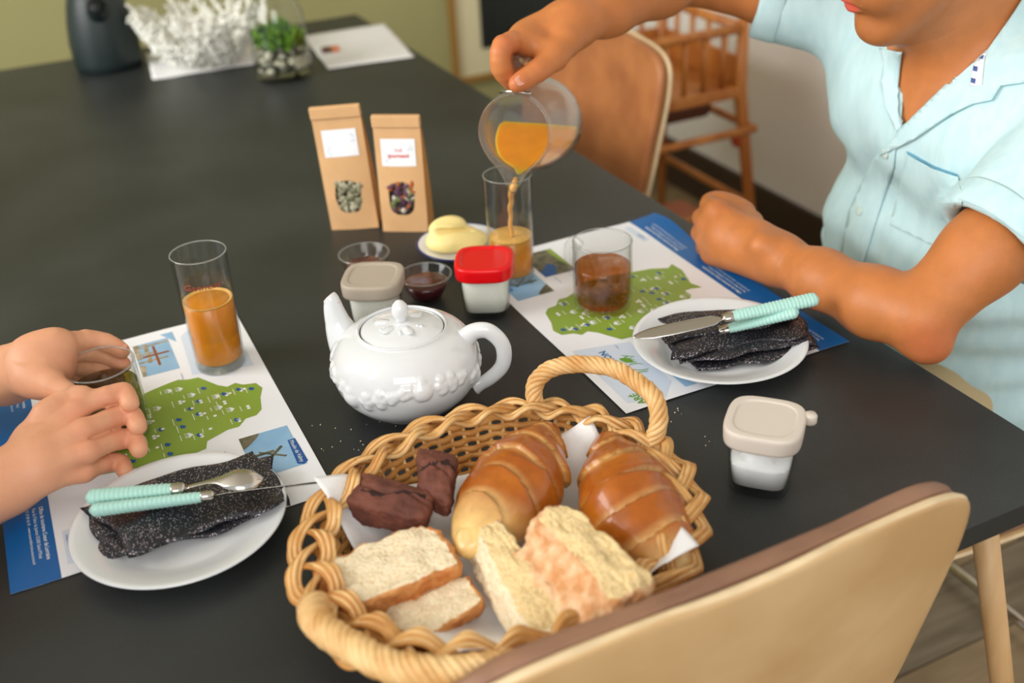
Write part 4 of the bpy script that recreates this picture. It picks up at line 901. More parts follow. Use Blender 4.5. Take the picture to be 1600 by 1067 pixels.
# ------------------------------------------------------------ kraft pouches
def kraft(a, b, h, depth, lean, label, scheme, toplabel):
    A, B = Vector(a), Vector(b); w_ = (B-A).length; x = (B-A).normalized(); y = Vector((-x.y, x.x, 0)); y = y if y.y > 0 else -y; c = (A+B)/2
    t = thing('kraft_pouch', c, label, 'paper bag', 'kraft tea pouches')
    Lx = Matrix.Translation(c) @ Matrix(((x.x, y.x, 0, 0), (x.y, y.y, 0, 0), (0, 0, 1, 0), (0, 0, 0, 1))) @ Matrix.Rotation(lean, 4, 'Y') @ Matrix.Rotation(.04, 4, 'X')
    hw = w_/2; nz, V, F = 24, [], []
    def dep(z): f = z/h; return depth*(1-f**1.5*.93) if f < .88 else depth*.07
    def front(x_, z):                                                   # front face height field, y of the paper
        f = z/h; bul = .0035*math.sin(min(1, f/.8)*math.pi)*(1-(x_/hw)**2); return -bul+.012*f
    nx = 16
    def fr(u, v): x_ = (u*2-1)*hw*(1-.0*v); z = v*h; return Vector((x_, front(x_, z), z))
    # window: skip faces inside the oval
    wx, wz, wc = .0185, .025, .052
    nu, nv = 56, 120; g = grid(fr, nu, nv); FF = []
    for q in g[1]:
        cc = sum((g[0][i] for i in q), Vector())/4; k = (abs((cc.x+.001)/wx)**2.8+abs((cc.z-wc)/wz)**2.8)
        if k > 1: FF.append(q)
    part('front_panel', xf((g[0], FF), Lx), M['kraft'], t)
    bk = grid(lambda u, v: Vector(((u*2-1)*hw, front(hw, v*h)+dep(v*h), v*h)), 6, 24); part('back_panel', xf(bk, Lx), M['kraft'], t)
    for s in (-1, 1):
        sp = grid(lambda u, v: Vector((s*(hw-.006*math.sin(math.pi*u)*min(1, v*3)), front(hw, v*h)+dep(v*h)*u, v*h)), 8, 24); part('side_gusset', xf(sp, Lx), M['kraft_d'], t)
    part('bottom', xf(([(-hw, 0, 0), (hw, 0, 0), (hw, depth, 0), (-hw, depth, 0)], [(0, 3, 2, 1)]), Lx), M['kraft'], t, smooth=False)
    yt = front(0, h)
    o = bev(part('folded_top', xf(box(-hw-.0008, hw+.0008, yt-.0045, yt+.005, h-.016, h+.001), Lx), M['kraft'], t, smooth=False), .0015)
    def onface(u, v, e=.0007): return Vector((u, front(u, v)-e, v))
    lw, lh, lc = .0245, .0195, h-.052
    lb = grid(lambda u, v: onface((u*2-1)*lw+toplabel, lc+(v*2-1)*lh), 8, 6); lo = part('paper_label', xf(lb, Lx), M['paper'], t)
    r_ = random.Random(scheme); lfv = []
    for i in range(16):
        sx, sz = (1, 1) if i % 2 else (-1, -1); px, pz = sx*(lw-.004-r_.random()*.006)+toplabel, lc+sz*(lh-.004-r_.random()*.014); a = r_.random()*3
        lfv.append(([onface(px+.0022*math.cos(a+k*math.pi/2)*(1 if k % 2 else .4), pz+.0022*math.sin(a+k*math.pi/2)*(1 if k % 2 else .4), .0012) for k in range(4)], [(0, 1, 2, 3)]))
    part('printed_leaves', xf(joinvf(*lfv), Lx), mat('print_sage', rgb(200, 216, 222), .6), lo, smooth=False)
    if scheme == 2:
        V1, F1 = text_polys('THÉ', .0065, toplabel, lc+.001, align='CENTER'); V2, F2 = text_polys('gourmand', .0072, toplabel, lc-.0065, align='CENTER', bold=.0002)
        part('printed_name', xf(joinvf(([onface(a, b, .0012) for a, b in V1], F1), ([onface(a, b, .0012) for a, b in V2], F2)), Lx), mat('print_red', rgb(214, 70, 60), .6), lo, smooth=False)
    part('inside_shade_sheet', xf(grid(lambda u, v: Vector(((u*2-1)*.021, .006, wc+(v*2-1)*.028)), 2, 2), Lx), mat('inside_shade', rgb(44, 40, 32), .8), t)  # dark sheet stands for the shade inside the pouch
    cols = ([rgb(160, 156, 128), rgb(190, 184, 158), rgb(120, 120, 92)] if scheme == 1 else [rgb(176, 96, 44), rgb(58, 42, 52), rgb(98, 60, 84), rgb(210, 204, 190), rgb(120, 130, 80)])
    for ci, cc in enumerate(cols):
        L = []
        for i in range(24 if scheme == 1 else 14):
            q = Matrix.Translation((r_.uniform(-.0175, .0175), .0035+r_.uniform(-.001, .002), wc+r_.uniform(-.023, .023))) @ Matrix.Rotation(r_.random()*6, 4, 'Y') @ Matrix.Diagonal((r_.uniform(.004, .010), .0024, r_.uniform(.0026, .0050), 1))
            L.append(xf(lathe([(0, -1), (.8, -.5), (1, 0), (.7, .6), (0, 1)], n=8), q))
        tag(part('dried_leaves', xf(joinvf(*L), Lx), mat('dried_leaf', cc, .8, var=.3, vscale=200), t), kind='stuff')
    return t
kraft((.366, 1.452, ZT), (.428, 1.420, ZT), .184, .044, -.045, 'left kraft paper tea pouch, blank white label, pale leaves in its window', 1, 0)
kraft((.4295, 1.406, ZT), (.486, 1.370, ZT), .172, .044, .008, 'right kraft paper tea pouch, red lettering on label, dark tea in its window', 2, 0)

# ------------------------------------------------------------ far end of the table
VC = Vector((.204, 2.585, ZT)); t = thing('vase', VC, 'matt dark teal jug vase at the far left end of the table', 'vase')
M['teal'] = mat('dark_teal_stoneware', rgb(30, 42, 42), .42)
part('body', lathe([(0, 0), (.066, 0), (.071, .003), (.074, .02), (.0745, .06), (.070, .10), (.062, .14), (.052, .17), (.036, .195), (.027, .21), (.025, .235), (.029, .25), (.026, .25), (.022, .235), (.022, .21), (0, .2)], VC, 64), M['teal'], t)
d = Vector((-.08, -1, 0)).normalized()
part('spout', tube([VC+d*.045+U*.125, VC+d*.075+U*.140, VC+d*.088+U*.150], [.024, .021, .019], 24, caps=False), M['teal'], t)
part('spout_shade_plug', tube([VC+d*.062+U*.134, VC+d*.0865+U*.149], [.016, .0175], 24), mat('spout_shade', rgb(10, 16, 16), .6), t)  # solid plug, its near-black colour stands for the shade inside the spout
# tissues lying at the far end
def flat_napkin(C4, label, seed):
    A, B, C, D_ = [Vector((p[0], p[1], ZT)) for p in C4]
    f = lambda u, v: A.lerp(B, u).lerp(D_.lerp(C, u), v)+Vector((.004*noise.noise(Vector((v*5+seed, 0, 0))), .004*noise.noise(Vector((u*5+seed, 4, 0))), .0022+.0016*noise.noise(Vector((u*4+seed, v*4, 0)))))
    o = part('paper_napkin', grid(f, 24, 16), M['tissue'], None, world=False); solid(o, .0012, 0); return tag(o, label, 'paper napkin')
flat_napkin([Z for Z in ((.270, 2.412), (.560, 2.395), (.575, 2.625), (.290, 2.640))], 'white paper napkin under the white coral bowl', 1)
flat_napkin([tuple(at(512, 109))[:2], tuple(at(648, 90))[:2], tuple(at(600, 38))[:2], tuple(at(474, 58))[:2]], 'white paper napkin at the far corner with a wrapped chocolate on it', 6)
cp = at(516, 79, ZT+.005)
t = thing('wrapped_chocolate', cp, 'small brown and orange wrapped chocolate on the far paper napkin', 'sweet', rot=.3)
bev(part('wrapper', xf(box(-.019, .019, -.011, .011, -.0015, .008), Matrix.Translation(cp) @ Matrix.Rotation(-.2, 4, 'Z')), mat('wrapper_brown', rgb(96, 60, 40), .4), t, smooth=False), .002)
bev(part('wrapper_band', xf(box(.002, .020, -.0112, .0112, -.0016, .0083), Matrix.Translation(cp) @ Matrix.Rotation(-.2, 4, 'Z')), mat('wrapper_orange', rgb(214, 130, 84), .4), t, smooth=False), .002)
# coral bowl
CB = Vector((.395, 2.470, ZT+.004)); t = thing('coral_bowl', CB, 'white branching coral bowl between the teal vase and the moss jar', 'bowl')
M['bisque'] = mat('white_bisque', rgb(238, 238, 228), .6)
r_ = random.Random(21); tw = []
def rb(a, f): k = .055+.075*f**.8; return Vector((CB.x+k*math.cos(a), CB.y+k*math.sin(a), CB.z+.004+.105*f**1.3))
part('foot_ring', lathe([(.045, 0), (.058, 0), (.06, .006), (.045, .008), (.045, 0)], CB, 40), M['bisque'], t)
for i in range(160):
    a = 2*math.pi*i/160*3+r_.uniform(-.1, .1); f0 = r_.choice([0, 0, .15, .35, .5]); f1 = min(1.15, f0+r_.uniform(.4, .65)); da = r_.uniform(-.5, .5)
    P = [rb(a+da*k/5, f0+(f1-f0)*k/5)+Vector((r_.uniform(-.003, .003), r_.uniform(-.003, .003), 0)) for k in range(6)]
    tw.append(tube(P, [.0048, .0045, .0042, .004, .0038, .0036], 6))
    for k in range(1, 6):
        for q in range(2):
            d = Vector((r_.uniform(-1, 1)+.5*math.cos(a), r_.uniform(-1, 1)+.5*math.sin(a), r_.uniform(-.1, 1.2))).normalized()*r_.uniform(.010, .020); tw.append(tube([P[k], P[k]+d*.6, P[k]+d], [.0034, .003, .0034], 5))
part('coral_branches', joinvf(*tw), M['bisque'], t)
# terrarium
TC = Vector((.520, 2.275, ZT)); t = thing('terrarium_jar', TC, 'lidded glass jar of green moss on pebbles beside the coral bowl', 'terrarium')
glass_body('glass', [(.050, 0), (.057, .002), (.060, .008), (.0605, .03), (.0595, .10), (.055, .135), (.042, .165), (.034, .180), (.034, .195)], .002, .008, TC, t)
part('lid', lathe([(0, .192), (.031, .192), (.031, .198), (.037, .199), (.037, .203), (.026, .214), (.010, .222), (.008, .228), (.014, .236), (.014, .244), (.006, .250), (0, .251)], TC, 40), M['glass'], t)
peb = {0: [], 1: [], 2: []}; r_ = random.Random(8)
for i in range(230):
    z = .014+.052*(i/230); a = r_.random()*6.283; rr = .049*math.sqrt(r_.uniform(.3, 1)); s = r_.uniform(.006, .010)
    peb[i % 3].append(xf(lathe([(0, -1), (.7, -.7), (1, 0), (.7, .7), (0, 1)], n=8), Matrix.Translation((TC.x+rr*math.cos(a), TC.y+rr*math.sin(a), TC.z+z)) @ Matrix.Rotation(r_.random()*3, 4, 'X') @ Matrix.Diagonal((s, s*.8, s*.6, 1))))
for i, cc in enumerate((rgb(206, 202, 178), rgb(120, 118, 92), rgb(64, 66, 50))): tag(part('pebbles', joinvf(*peb[i]), mat('pebble', cc, .6, var=.2), t), kind='stuff')
ms = {0: [], 1: []}
for i in range(900):
    a = r_.random()*6.283; rr = .050*math.sqrt(r_.random()); p = Vector((TC.x+rr*math.cos(a), TC.y+rr*math.sin(a), TC.z+.062+r_.random()*.026+.02*noise.noise(Vector((rr*math.cos(a)*30, rr*math.sin(a)*30, 0)))))
    d = Vector((r_.uniform(-.7, .7), r_.uniform(-.7, .7), 1)).normalized()*r_.uniform(.010, .026); s = Vector((-d.y, d.x, 0)).normalized()*.0046 if d.x or d.y else Vector((.002, 0, 0))
    ms[i % 2].append(([p-s, p+s, p+d*.6+s*1.1, p+d, p+d*.6-s*1.1], [(0, 1, 2, 3, 4)]))
for i, cc in enumerate((rgb(112, 160, 32), rgb(66, 112, 22))): tag(part('moss', joinvf(*ms[i]), mat('moss', cc, .7), t), kind='stuff')
# ------------------------------------------------------------ carafe held over the second glass
CX = rz((1, 0, 0), YAW); CY = rz((0, 1, 0), YAW)             # level directions: to the right of the view, away from it
MC = aty(803, 207, 1.150); BCn = MC+CY*.096+CX*.038+Vector((0, 0, -.020))
ax_ = (MC-BCn).normalized(); LC = (MC-BCn).length
upc = (Vector((0, 0, 1))-ax_*ax_.z).normalized(); sdc = upc.cross(ax_)
MXc = Matrix.Translation(BCn) @ Matrix(((-upc.x, sdc.x, ax_.x, 0), (-upc.y, sdc.y, ax_.y, 0), (-upc.z, sdc.z, ax_.z, 0), (0, 0, 0, 1)))   # local +X points down: the spout side
if MXc.determinant() < 0: MXc = MXc @ Matrix.Scale(-1, 4, (0, 1, 0))
def spoutmod(a, z, k=1):
    da = (a+math.pi) % (2*math.pi)-math.pi; s = max(0, min(1, (z-(LC-.035))/.035))**1.3
    return 1+(.52*math.exp(-(da/.30)**2)+.10*math.exp(-(da/.75)**2))*s
CF = thing('juice_carafe', BCn, 'hazy glass carafe of apple juice held tilted over the second glass', 'carafe')
op = [(.0, .0), (.048, .0), (.054, .003), (.0575, .010), (.0578, .035), (.055, .060), (.0495, .078), (.0455, .090), (.0450, .098), (.0462, LC)]
def cl(P): V, F = lathe(P, n=96); return [MXc @ Vector((v[0]*spoutmod(math.atan2(v[1], v[0]), v[2]), v[1], v[2])) for v in V], F
ip = [(max(r-.0026, 0), z) for r, z in op[::-1]]; ip = [(r, z) for r, z in ip if z > .006]+[(.050, .0045), (0, .0042)]
M['haze'] = thin('hazy_glass', (.95, .955, .94), haze=.085, rough=.12)
part('glass', cl(op+[(.0445, LC+.0012)]+ip), M['haze'], CF)
jp = [(0, .0046), (.0494, .0052), (.0546, .011), (.0549, .035), (.0521, .060), (.0466, .078), (.0427, .090), (.0422, .098), (.0434, LC-.001), (0, LC-.0012)]
V, F = cl(jp); bm = bmesh.new(); vs = [bm.verts.new(v) for v in V]
for f in F:
    f = list(dict.fromkeys(f))
    if len(f) > 2:
        try: bm.faces.new([vs[i] for i in f])
        except ValueError: pass
bmesh.ops.remove_doubles(bm, verts=bm.verts, dist=.0001)
LIP = MXc @ Vector((.0434*spoutmod(0, LC), 0, LC))
pn = (Vector((0, 0, 1))+ax_*.42).normalized(); g_ = bmesh.ops.bisect_plane(bm, geom=bm.verts[:]+bm.edges[:]+bm.faces[:], plane_co=LIP+Vector((0, 0, .0045)), plane_no=pn, clear_outer=True)
ed = [e for e in g_['geom_cut'] if isinstance(e, bmesh.types.BMEdge)]; bmesh.ops.edgenet_fill(bm, edges=ed); bmesh.ops.recalc_face_normals(bm, faces=bm.faces)
jo = bpart('juice', bm, M['juice'], CF)
for p in jo.data.polygons:
    if len(p.vertices) > 20: p.use_smooth = False
hpts = [MC+upc*.046-ax_*.004, MC+upc*.064+ax_*.002, MC+upc*.082-ax_*.012, MC+upc*.086-ax_*.040, MC+upc*.080-ax_*.066, MC+upc*.056-ax_*.078]
part('handle', tube(spline(hpts, 8), .0055, 14, flat=1.5), M['haze'], CF)
part('steel_clip', tube([MC+upc*.047-ax_*.002-sdc*.020, MC+upc*.0485-ax_*.002, MC+upc*.047-ax_*.002+sdc*.020], .0022, 8), M['chrome'], CF)
S0 = LIP+Vector((0, 0, .002)); S1 = Vector((G2.x, G2.y, G2.z+.061)); sp = []
for i in range(26):
    f = i/25; p = S0.lerp(Vector((S1.x, S1.y, S0.z)), min(1, f*1.6)**.7*.8); p.z = S0.z+(S1.z-S0.z)*f**1.15
    p.x += .0008*math.sin(f*22); sp.append(p)
part('pouring_stream', tube([MC.lerp(LIP, .82)-ax_*.010, *sp], [.0030, .0046]+[.0028+.0020*math.exp(-i/6)+.0002*math.sin(i*.7) for i in range(25)], 14), M['juice_pale'], CF)

# ------------------------------------------------------------ people
def add(*ls): return [p for l in ls for p in l]
def sub_pts(P, m=3): return spline(P, m)
def finger(P, r0, r1, k=.0028, push=None):
    Q = sub_pts(P, 3); n_ = len(Q); R_ = [r0+(r1-r0)*i/(n_-1)+(.0006 if i % 3 == 0 and 0 < i < n_-1 else 0) for i in range(n_)]
    if push:
        c, rad = push
        for i, q in enumerate(Q):
            d = Vector((q.x-c.x, q.y-c.y, 0))
            if d.length < rad+R_[i] and q.z < c.z+.093: d = d.normalized()*(rad+R_[i]); Q[i] = Vector((c.x+d.x, c.y+d.y, q.z))
    return chain(Q, R_, k), Q, R_
def paint(V, base, spots, noise_=.05):
    C = np.tile(np.array(base[:3]), (len(V), 1))
    for p, r, c, a in spots:
        d = np.linalg.norm(V-np.array(p)[None], axis=1)/r; w_ = (a*np.clip(1-d, 0, 1)**.7)[:, None]; C = C*(1-w_)+np.array(c[:3])[None]*w_
    q = .5+.5*np.sin(V[:, 0]*90+3*np.sin(V[:, 1]*70))*np.sin(V[:, 2]*80+V[:, 1]*60); C *= (1-noise_*q)[:, None]
    return np.concatenate([C, np.ones((len(V), 1))], 1)
def joinnp(L):
    V, F, n_ = [], [], 0
    for v, f in L: V.append(v); F.append(f+n_); n_ += len(v)
    return np.concatenate(V), np.concatenate(F)
def nail(P, direction, up, w_, l_, parent, m):
    d = Vector(direction).normalized(); u = Vector(up); u = (u-d*u.dot(d)).normalized(); s = d.cross(u); V, F = [], []
    g = grid(lambda a, b: Vector(P)+d*(l_*(a-.5))+s*(w_*.5*math.sin((b-.5)*2.2)/.89)*(1-.55*abs(2*a-1)**4)+u*(.0012*math.cos((b-.5)*2.4)-.0008), 8, 8)
    return part('fingernail', g, m, parent)
M['nail'] = mat('fingernail', rgb(216, 154, 130), .3)

# --- the woman on the left: two hands round the mug
wb = rgb(226, 164, 128); wr = rgb(216, 128, 98); mc = MUG1; push = (mc, .0378)
W = thing('person', (-.45, .93, 0), 'person at the left edge, only hands and forearms in view, holding the tea mug', 'person')
near, spots = [], []
wn = at(8, 758, .792); en = at(-330, 985, .80)
kn = {'i': [(60, 690, .815), (118, 642, .826), (166, 612, .829), (192, 613, .827), (203, 630, .824)],
      'm': [(62, 710, .812), (130, 672, .818), (184, 650, .811), (206, 650, .808), (215, 666, .805)],
      'r': [(64, 730, .805), (136, 706, .805), (188, 686, .793), (210, 688, .790), (217, 702, .787)],
      'p': [(62, 745, .796), (130, 736, .786), (172, 722, .775), (189, 724, .772), (195, 736, .769)]}
for j, (k, P) in enumerate(kn.items()):
    Q = [at(*p) for p in P]; r0 = (.0108, .0108, .0104, .0096)[j]
    c_, q_, r_ = finger([Q[1], Q[2], Q[3], Q[4]], r0, r0-.0016, k=.0016, push=push); near += c_
    near += [('c', tuple(Q[0]), tuple(q_[0]), .0140, .0110, .006), ('c', tuple(wn.lerp(Q[0], .35)), tuple(Q[0]), .017, .0145, .012)]
    for f in (3, 6): spots.append((q_[min(f, len(q_)-1)]+Vector((0, -.008, .004)), .013, wr, .35))
    spots.append((Q[1]+Vector((0, -.006, .008)), .018, wr, .3))
KQ = list(kn.values())
for j in range(3):
    A_, B_ = [at(*p) for p in KQ[j]], [at(*p) for p in KQ[j+1]]; g = [(A_[i]+B_[i])/2+(CAM-A_[i]).normalized()*.0075 for i in (1, 2, 3)]
    g[0] = g[0].lerp((A_[0]+B_[0])/2, -.15) if 0 else g[0]; near += [('c', tuple(g[0].lerp(g[1], .15)), tuple(g[1]), .0010, .0016, -.003)]
tq = [at(45, 690, .812), at(74, 648, .828), at(104, 624, .832), at(135, 611, .834)]
c_, q_, r_ = finger(tq, .0135, .0098, push=push); near += c_; near += [('c', tuple(wn.lerp(tq[0], .5)), tuple(tq[0]), .018, .0135, .014), ('c', tuple(tq[1]), tuple(at(100, 660, .814)), .010, .010, .012)]
near += [('c', tuple(wn), tuple(wn.lerp(at(62, 722, .802), .8)), .0235, .022, .016), ('c', tuple(wn), tuple(wn.lerp(en, .35)), .0245, .030, .02), ('c', tuple(wn.lerp(en, .35)), tuple(en), .030, .038, .02), ('e', tuple(wn+Vector((-.004, .014, -.006))), (.02, .016, .02), None, .02)]
far = []
wf_ = at(6, 588, .806); ef = at(-420, 640, .80)
fk = {'i': [aty(86, 541, 1.085), aty(134, 531, 1.106), aty(166, 536, 1.106), aty(190, 548, 1.098)],
      'm': [aty(84, 553, 1.086), aty(138, 550, 1.108), aty(170, 556, 1.108), aty(192, 570, 1.098)],
      'r': [aty(82, 570, 1.085), aty(134, 576, 1.108), aty(164, 582, 1.106), aty(184, 594, 1.098)],
      'p': [aty(80, 588, 1.080), aty(126, 600, 1.104), aty(150, 606, 1.103), aty(168, 614, 1.098)]}
for j, (k, Q) in enumerate(fk.items()):
    r0 = (.0108, .0108, .0104, .0092)[j]; c_, q_, r_ = finger(Q, r0, r0-.002, push=push); far += c_; far += [('c', tuple(wf_.lerp(Q[0], .25)), tuple(Q[0]), .018, .0125, .012)]
    if k == 'i': fi = q_
    spots.append((q_[-1], .016, wr, .5))
tf = [aty(50, 592, 1.060), aty(70, 597, 1.048), aty(88, 605, 1.032), aty(106, 613, 1.020)]
c_, q_, r_ = finger(tf, .0128, .0098, push=push); far += c_; spots.append((tf[0]+Vector((.02, .02, 0)), .03, wr, .5))
PM = aty(58, 566, 1.085); far += [('c', tuple(wf_), tuple(PM), .026, .0245, .02), ('c', tuple(PM), tuple(fk['i'][0]), .0200, .0135, .02), ('c', tuple(PM), tuple(fk['r'][0]), .0200, .0140, .02), ('c', tuple(PM), tuple(tf[1]), .0180, .0125, .02)]
far += [('c', tuple(wf_), tuple(tf[0]), .02, .015, .016), ('c', tuple(wf_), tuple(wf_.lerp(fk['m'][0], .6)), .0235, .019, .016), ('c', tuple(wf_), tuple(wf_.lerp(ef, .4)), .0235, .029, .02), ('c', tuple(wf_.lerp(ef, .4)), tuple(ef), .029, .037, .02)]
def arm_up(e, s): return [('c', tuple(e), tuple(s), .040, .048, .02)]
shn, shf = Vector((-.50, .70, 1.06)), Vector((-.50, 1.08, 1.06))
hc = Vector((-.42, .90, 1.27))
coarse = [('c', (-.50, .90, 1.05), tuple(hc+Vector((-.02, 0, -.05))), .052, .048, .03), ('e', tuple(hc+Vector((-.01, 0, .03))), (.095, .074, .105), None, .03), ('e', tuple(hc+Vector((.03, 0, -.035))), (.062, .058, .075), None, .03), ('c', tuple(hc+Vector((.085, 0, 0))), tuple(hc+Vector((.105, 0, -.035))), .008, .012, .01), ('c', tuple(hc+Vector((.083, -.016, -.065))), tuple(hc+Vector((.083, .016, -.065))), .007, .007, .006),
          ('e', tuple(hc+Vector((0, .073, -.01))), (.018, .008, .028), None, .006), ('e', tuple(hc+Vector((0, -.073, -.01))), (.018, .008, .028), None, .006)]+arm_up(en, shn)+arm_up(ef, shf)
V, F = joinnp([sdf_body(near, .0017), sdf_body(far, .0017), sdf_body(coarse, .005)])
np_mesh('body', V, F, M['skin_w'], W, paint(V, wb, spots, .04))
nail(fi[-1]+Vector((.002, -.004, .0075)), (.8, -.5, -.2), (0, -.3, 1), .0088, .010, W, M['nail'])
M['knit'] = mat('grey_knit', rgb(150, 152, 160), .9, bump=.4, bscale=300)
sw = sdf_body([('c', (-.52, .82, .95), (-.52, .98, .95), .115, .115, .04), ('c', (-.54, .83, .62), (-.54, .97, .62), .13, .13, .05), ('c', tuple(shn), tuple(shf), .062, .062, .04), ('c', tuple(shn), tuple(en.lerp(shn, .1)), .066, .056, .03), ('c', tuple(shf), tuple(ef.lerp(shf, .1)), .066, .056, .03), ('c', tuple(en.lerp(shn, .08)), tuple(en.lerp(wn, .25)), .056, .046, .02), ('c', tuple(ef.lerp(shf, .08)), tuple(ef.lerp(wf_, .25)), .056, .046, .02)], .007)
np_mesh('jumper', sw[0], sw[1], M['knit'], W)
hr = sdf_body([('e', tuple(hc+Vector((-.03, 0, .045))), (.105, .086, .105), None, .02), ('c', tuple(hc+Vector((-.09, 0, 0))), (-.60, .90, 1.05), .06, .04, .03), ('e', tuple(hc+Vector((.09, 0, -.03))), (.07, .06, .09), None, -.01)], .006)
np_mesh('hair', hr[0], hr[1], mat('brown_hair', rgb(84, 58, 38), .5, bump=.5, bscale=200, stretch=(6, 6, .6)), W)
tr = sdf_body([('c', (-.54, .83, .55), (-.20, .82, .56), .09, .07, .03), ('c', (-.54, .97, .55), (-.20, .98, .56), .09, .07, .03), ('c', (-.20, .82, .54), (-.22, .80, .09), .06, .045, .02), ('c', (-.20, .98, .54), (-.22, 1.0, .09), .06, .045, .02), ('c', (-.22, .80, .04), (-.10, .80, .035), .04, .034, .01), ('c', (-.22, 1.0, .04), (-.10, 1.0, .035), .04, .034, .01)], .008)
np_mesh('trousers', tr[0], tr[1], mat('navy_denim', rgb(52, 60, 84), .8), W)
chair((-.50, .90, 0), math.radians(90), 'dining chair the woman sits on, outside the left edge of the picture', 'wood', M['leather_d'], 'dining chairs')

# --- the man on the right
mb = rgb(200, 124, 68); mr = rgb(206, 104, 72); mlip = rgb(214, 96, 76); stub = rgb(150, 96, 56)
MAN = thing('person', (1.1, .95, 0), 'man in an aqua short-sleeved linen shirt pouring juice, left forearm resting on the table', 'person')
shR, shL = Vector((1.045, 1.125, 1.035)), Vector((1.075, .765, .985))
spots = []
# right hand closed on the carafe handle
wR = aty(893, 38, 1.185); eR = Vector((.850, 1.275, 1.085))
HM = [aty(822, 62, 1.172), aty(815, 60, 1.192), aty(818, 66, 1.212), aty(826, 74, 1.228)]
rh = []
for j in range(4):
    m_ = HM[j]; dy = .019*j; du = (0, 3, 8, 14)[j]
    P = [m_, aty(786+du, 72+j*2, 1.150+dy), aty(783+du, 106-j*3, 1.146+dy), aty(802+du, 127-j*4, 1.150+dy), aty(820+du, 116, 1.154+dy)]
    c_, q_, r_ = finger(P, .0125-.0006*j, .0100-.0005*j); rh += c_; rh.append(('c', tuple(wR.lerp(m_, .3)), tuple(m_), .019, .0135, .014))
    spots += [(P[1]+Vector((0, -.01, .004)), .02, mr, .4), (P[3], .018, mr, .35)]
tP = [aty(884, 62, 1.158), aty(866, 88, 1.140), aty(838, 112, 1.128), aty(808, 131, 1.124)]
c_, q_, r_ = finger(tP, .0165, .0102, k=.004); rh += c_; TQ = q_
spots += [(tP[3], .022, mr, .45), (tP[2], .02, mr, .3)]
rh += [('c', tuple(wR), tuple(tP[0]), .022, .017, .016), ('c', tuple(wR), tuple(wR.lerp(HM[1], .75)), .025, .020, .018), ('c', tuple(tP[1]), tuple(HM[0]), .012, .014, .014)]
fa = lambda f: wR.lerp(eR, f)
rh += [('c', tuple(wR), tuple(fa(.3)), .0265, .034, .02), ('c', tuple(fa(.3)), tuple(fa(.75)), .034, .043, .02), ('c', tuple(fa(.75)), tuple(eR), .043, .040, .02), ('c', tuple(eR), tuple(eR.lerp(shR, .5)), .042, .048, .02), ('c', tuple(eR.lerp(shR, .5)), tuple(shR), .048, .05, .02)]
# left arm: fist on the table
eL = at(1424, 515, .792); eLt = eL
wL = at(1216, 405, .792)
lh = []
KN = [aty(1120, 330, 1.075), aty(1108, 350, 1.080), aty(1106, 374, 1.078), aty(1114, 396, 1.070)]
for j in range(4):
    m_ = KN[j]; pip = m_+CY*.030-CX*.004+Vector((0, 0, -.004)); dip = pip+CX*.014+Vector((0, 0, -.004))-CY*.002; tp = dip+CX*.014-CY*.016
    c_, q_, r_ = finger([m_, pip, dip, tp], .0125, .0098, k=.004); lh += c_
    lh.append(('c', tuple(wL.lerp(m_, .3)), tuple(m_), .0215, .0135, .012)); spots.append((m_+Vector((0, -.01, .004)), .02, mr, .28))
tl = [at(1192, 385, .815), aty(1160, 334, 1.085), aty(1128, 318, 1.105), aty(1108, 316, 1.118)]
c_, q_, r_ = finger(tl, .018, .0105, k=.008); lh += c_
lh += [('c', tuple(wL), tuple(wL.lerp(KN[2], .7)), .0285, .026, .02), ('c', tuple(wL), tuple(wL.lerp(KN[1], .7)), .0270, .024, .02)]
fl = lambda f: wL.lerp(eL, f)
lh += [('c', tuple(wL), tuple(fl(.35)+Vector((0, 0, .004))), .027, .033, .02), ('c', tuple(fl(.35)+Vector((0, 0, .004))), tuple(fl(.75)+Vector((0, 0, .010))), .033, .038, .02), ('c', tuple(fl(.75)+Vector((0, 0, .010))), tuple(eL+Vector((.012, .004, .012))), .038, .039, .02),
       ('c', tuple(eL+Vector((.012, .004, .012))), tuple(eL.lerp(shL, .35)), .039, .044, .012), ('c', tuple(eL.lerp(shL, .35)), tuple(shL), .045, .05, .02), ('e', tuple(eL+Vector((.012, -.014, -.014))), (.024, .026, .022), None, .016)]
spots += [(eL+Vector((.0, -.035, -.005)), .040, mr, .5), (eL+Vector((-.03, -.03, .01)), .03, mr, .2)]
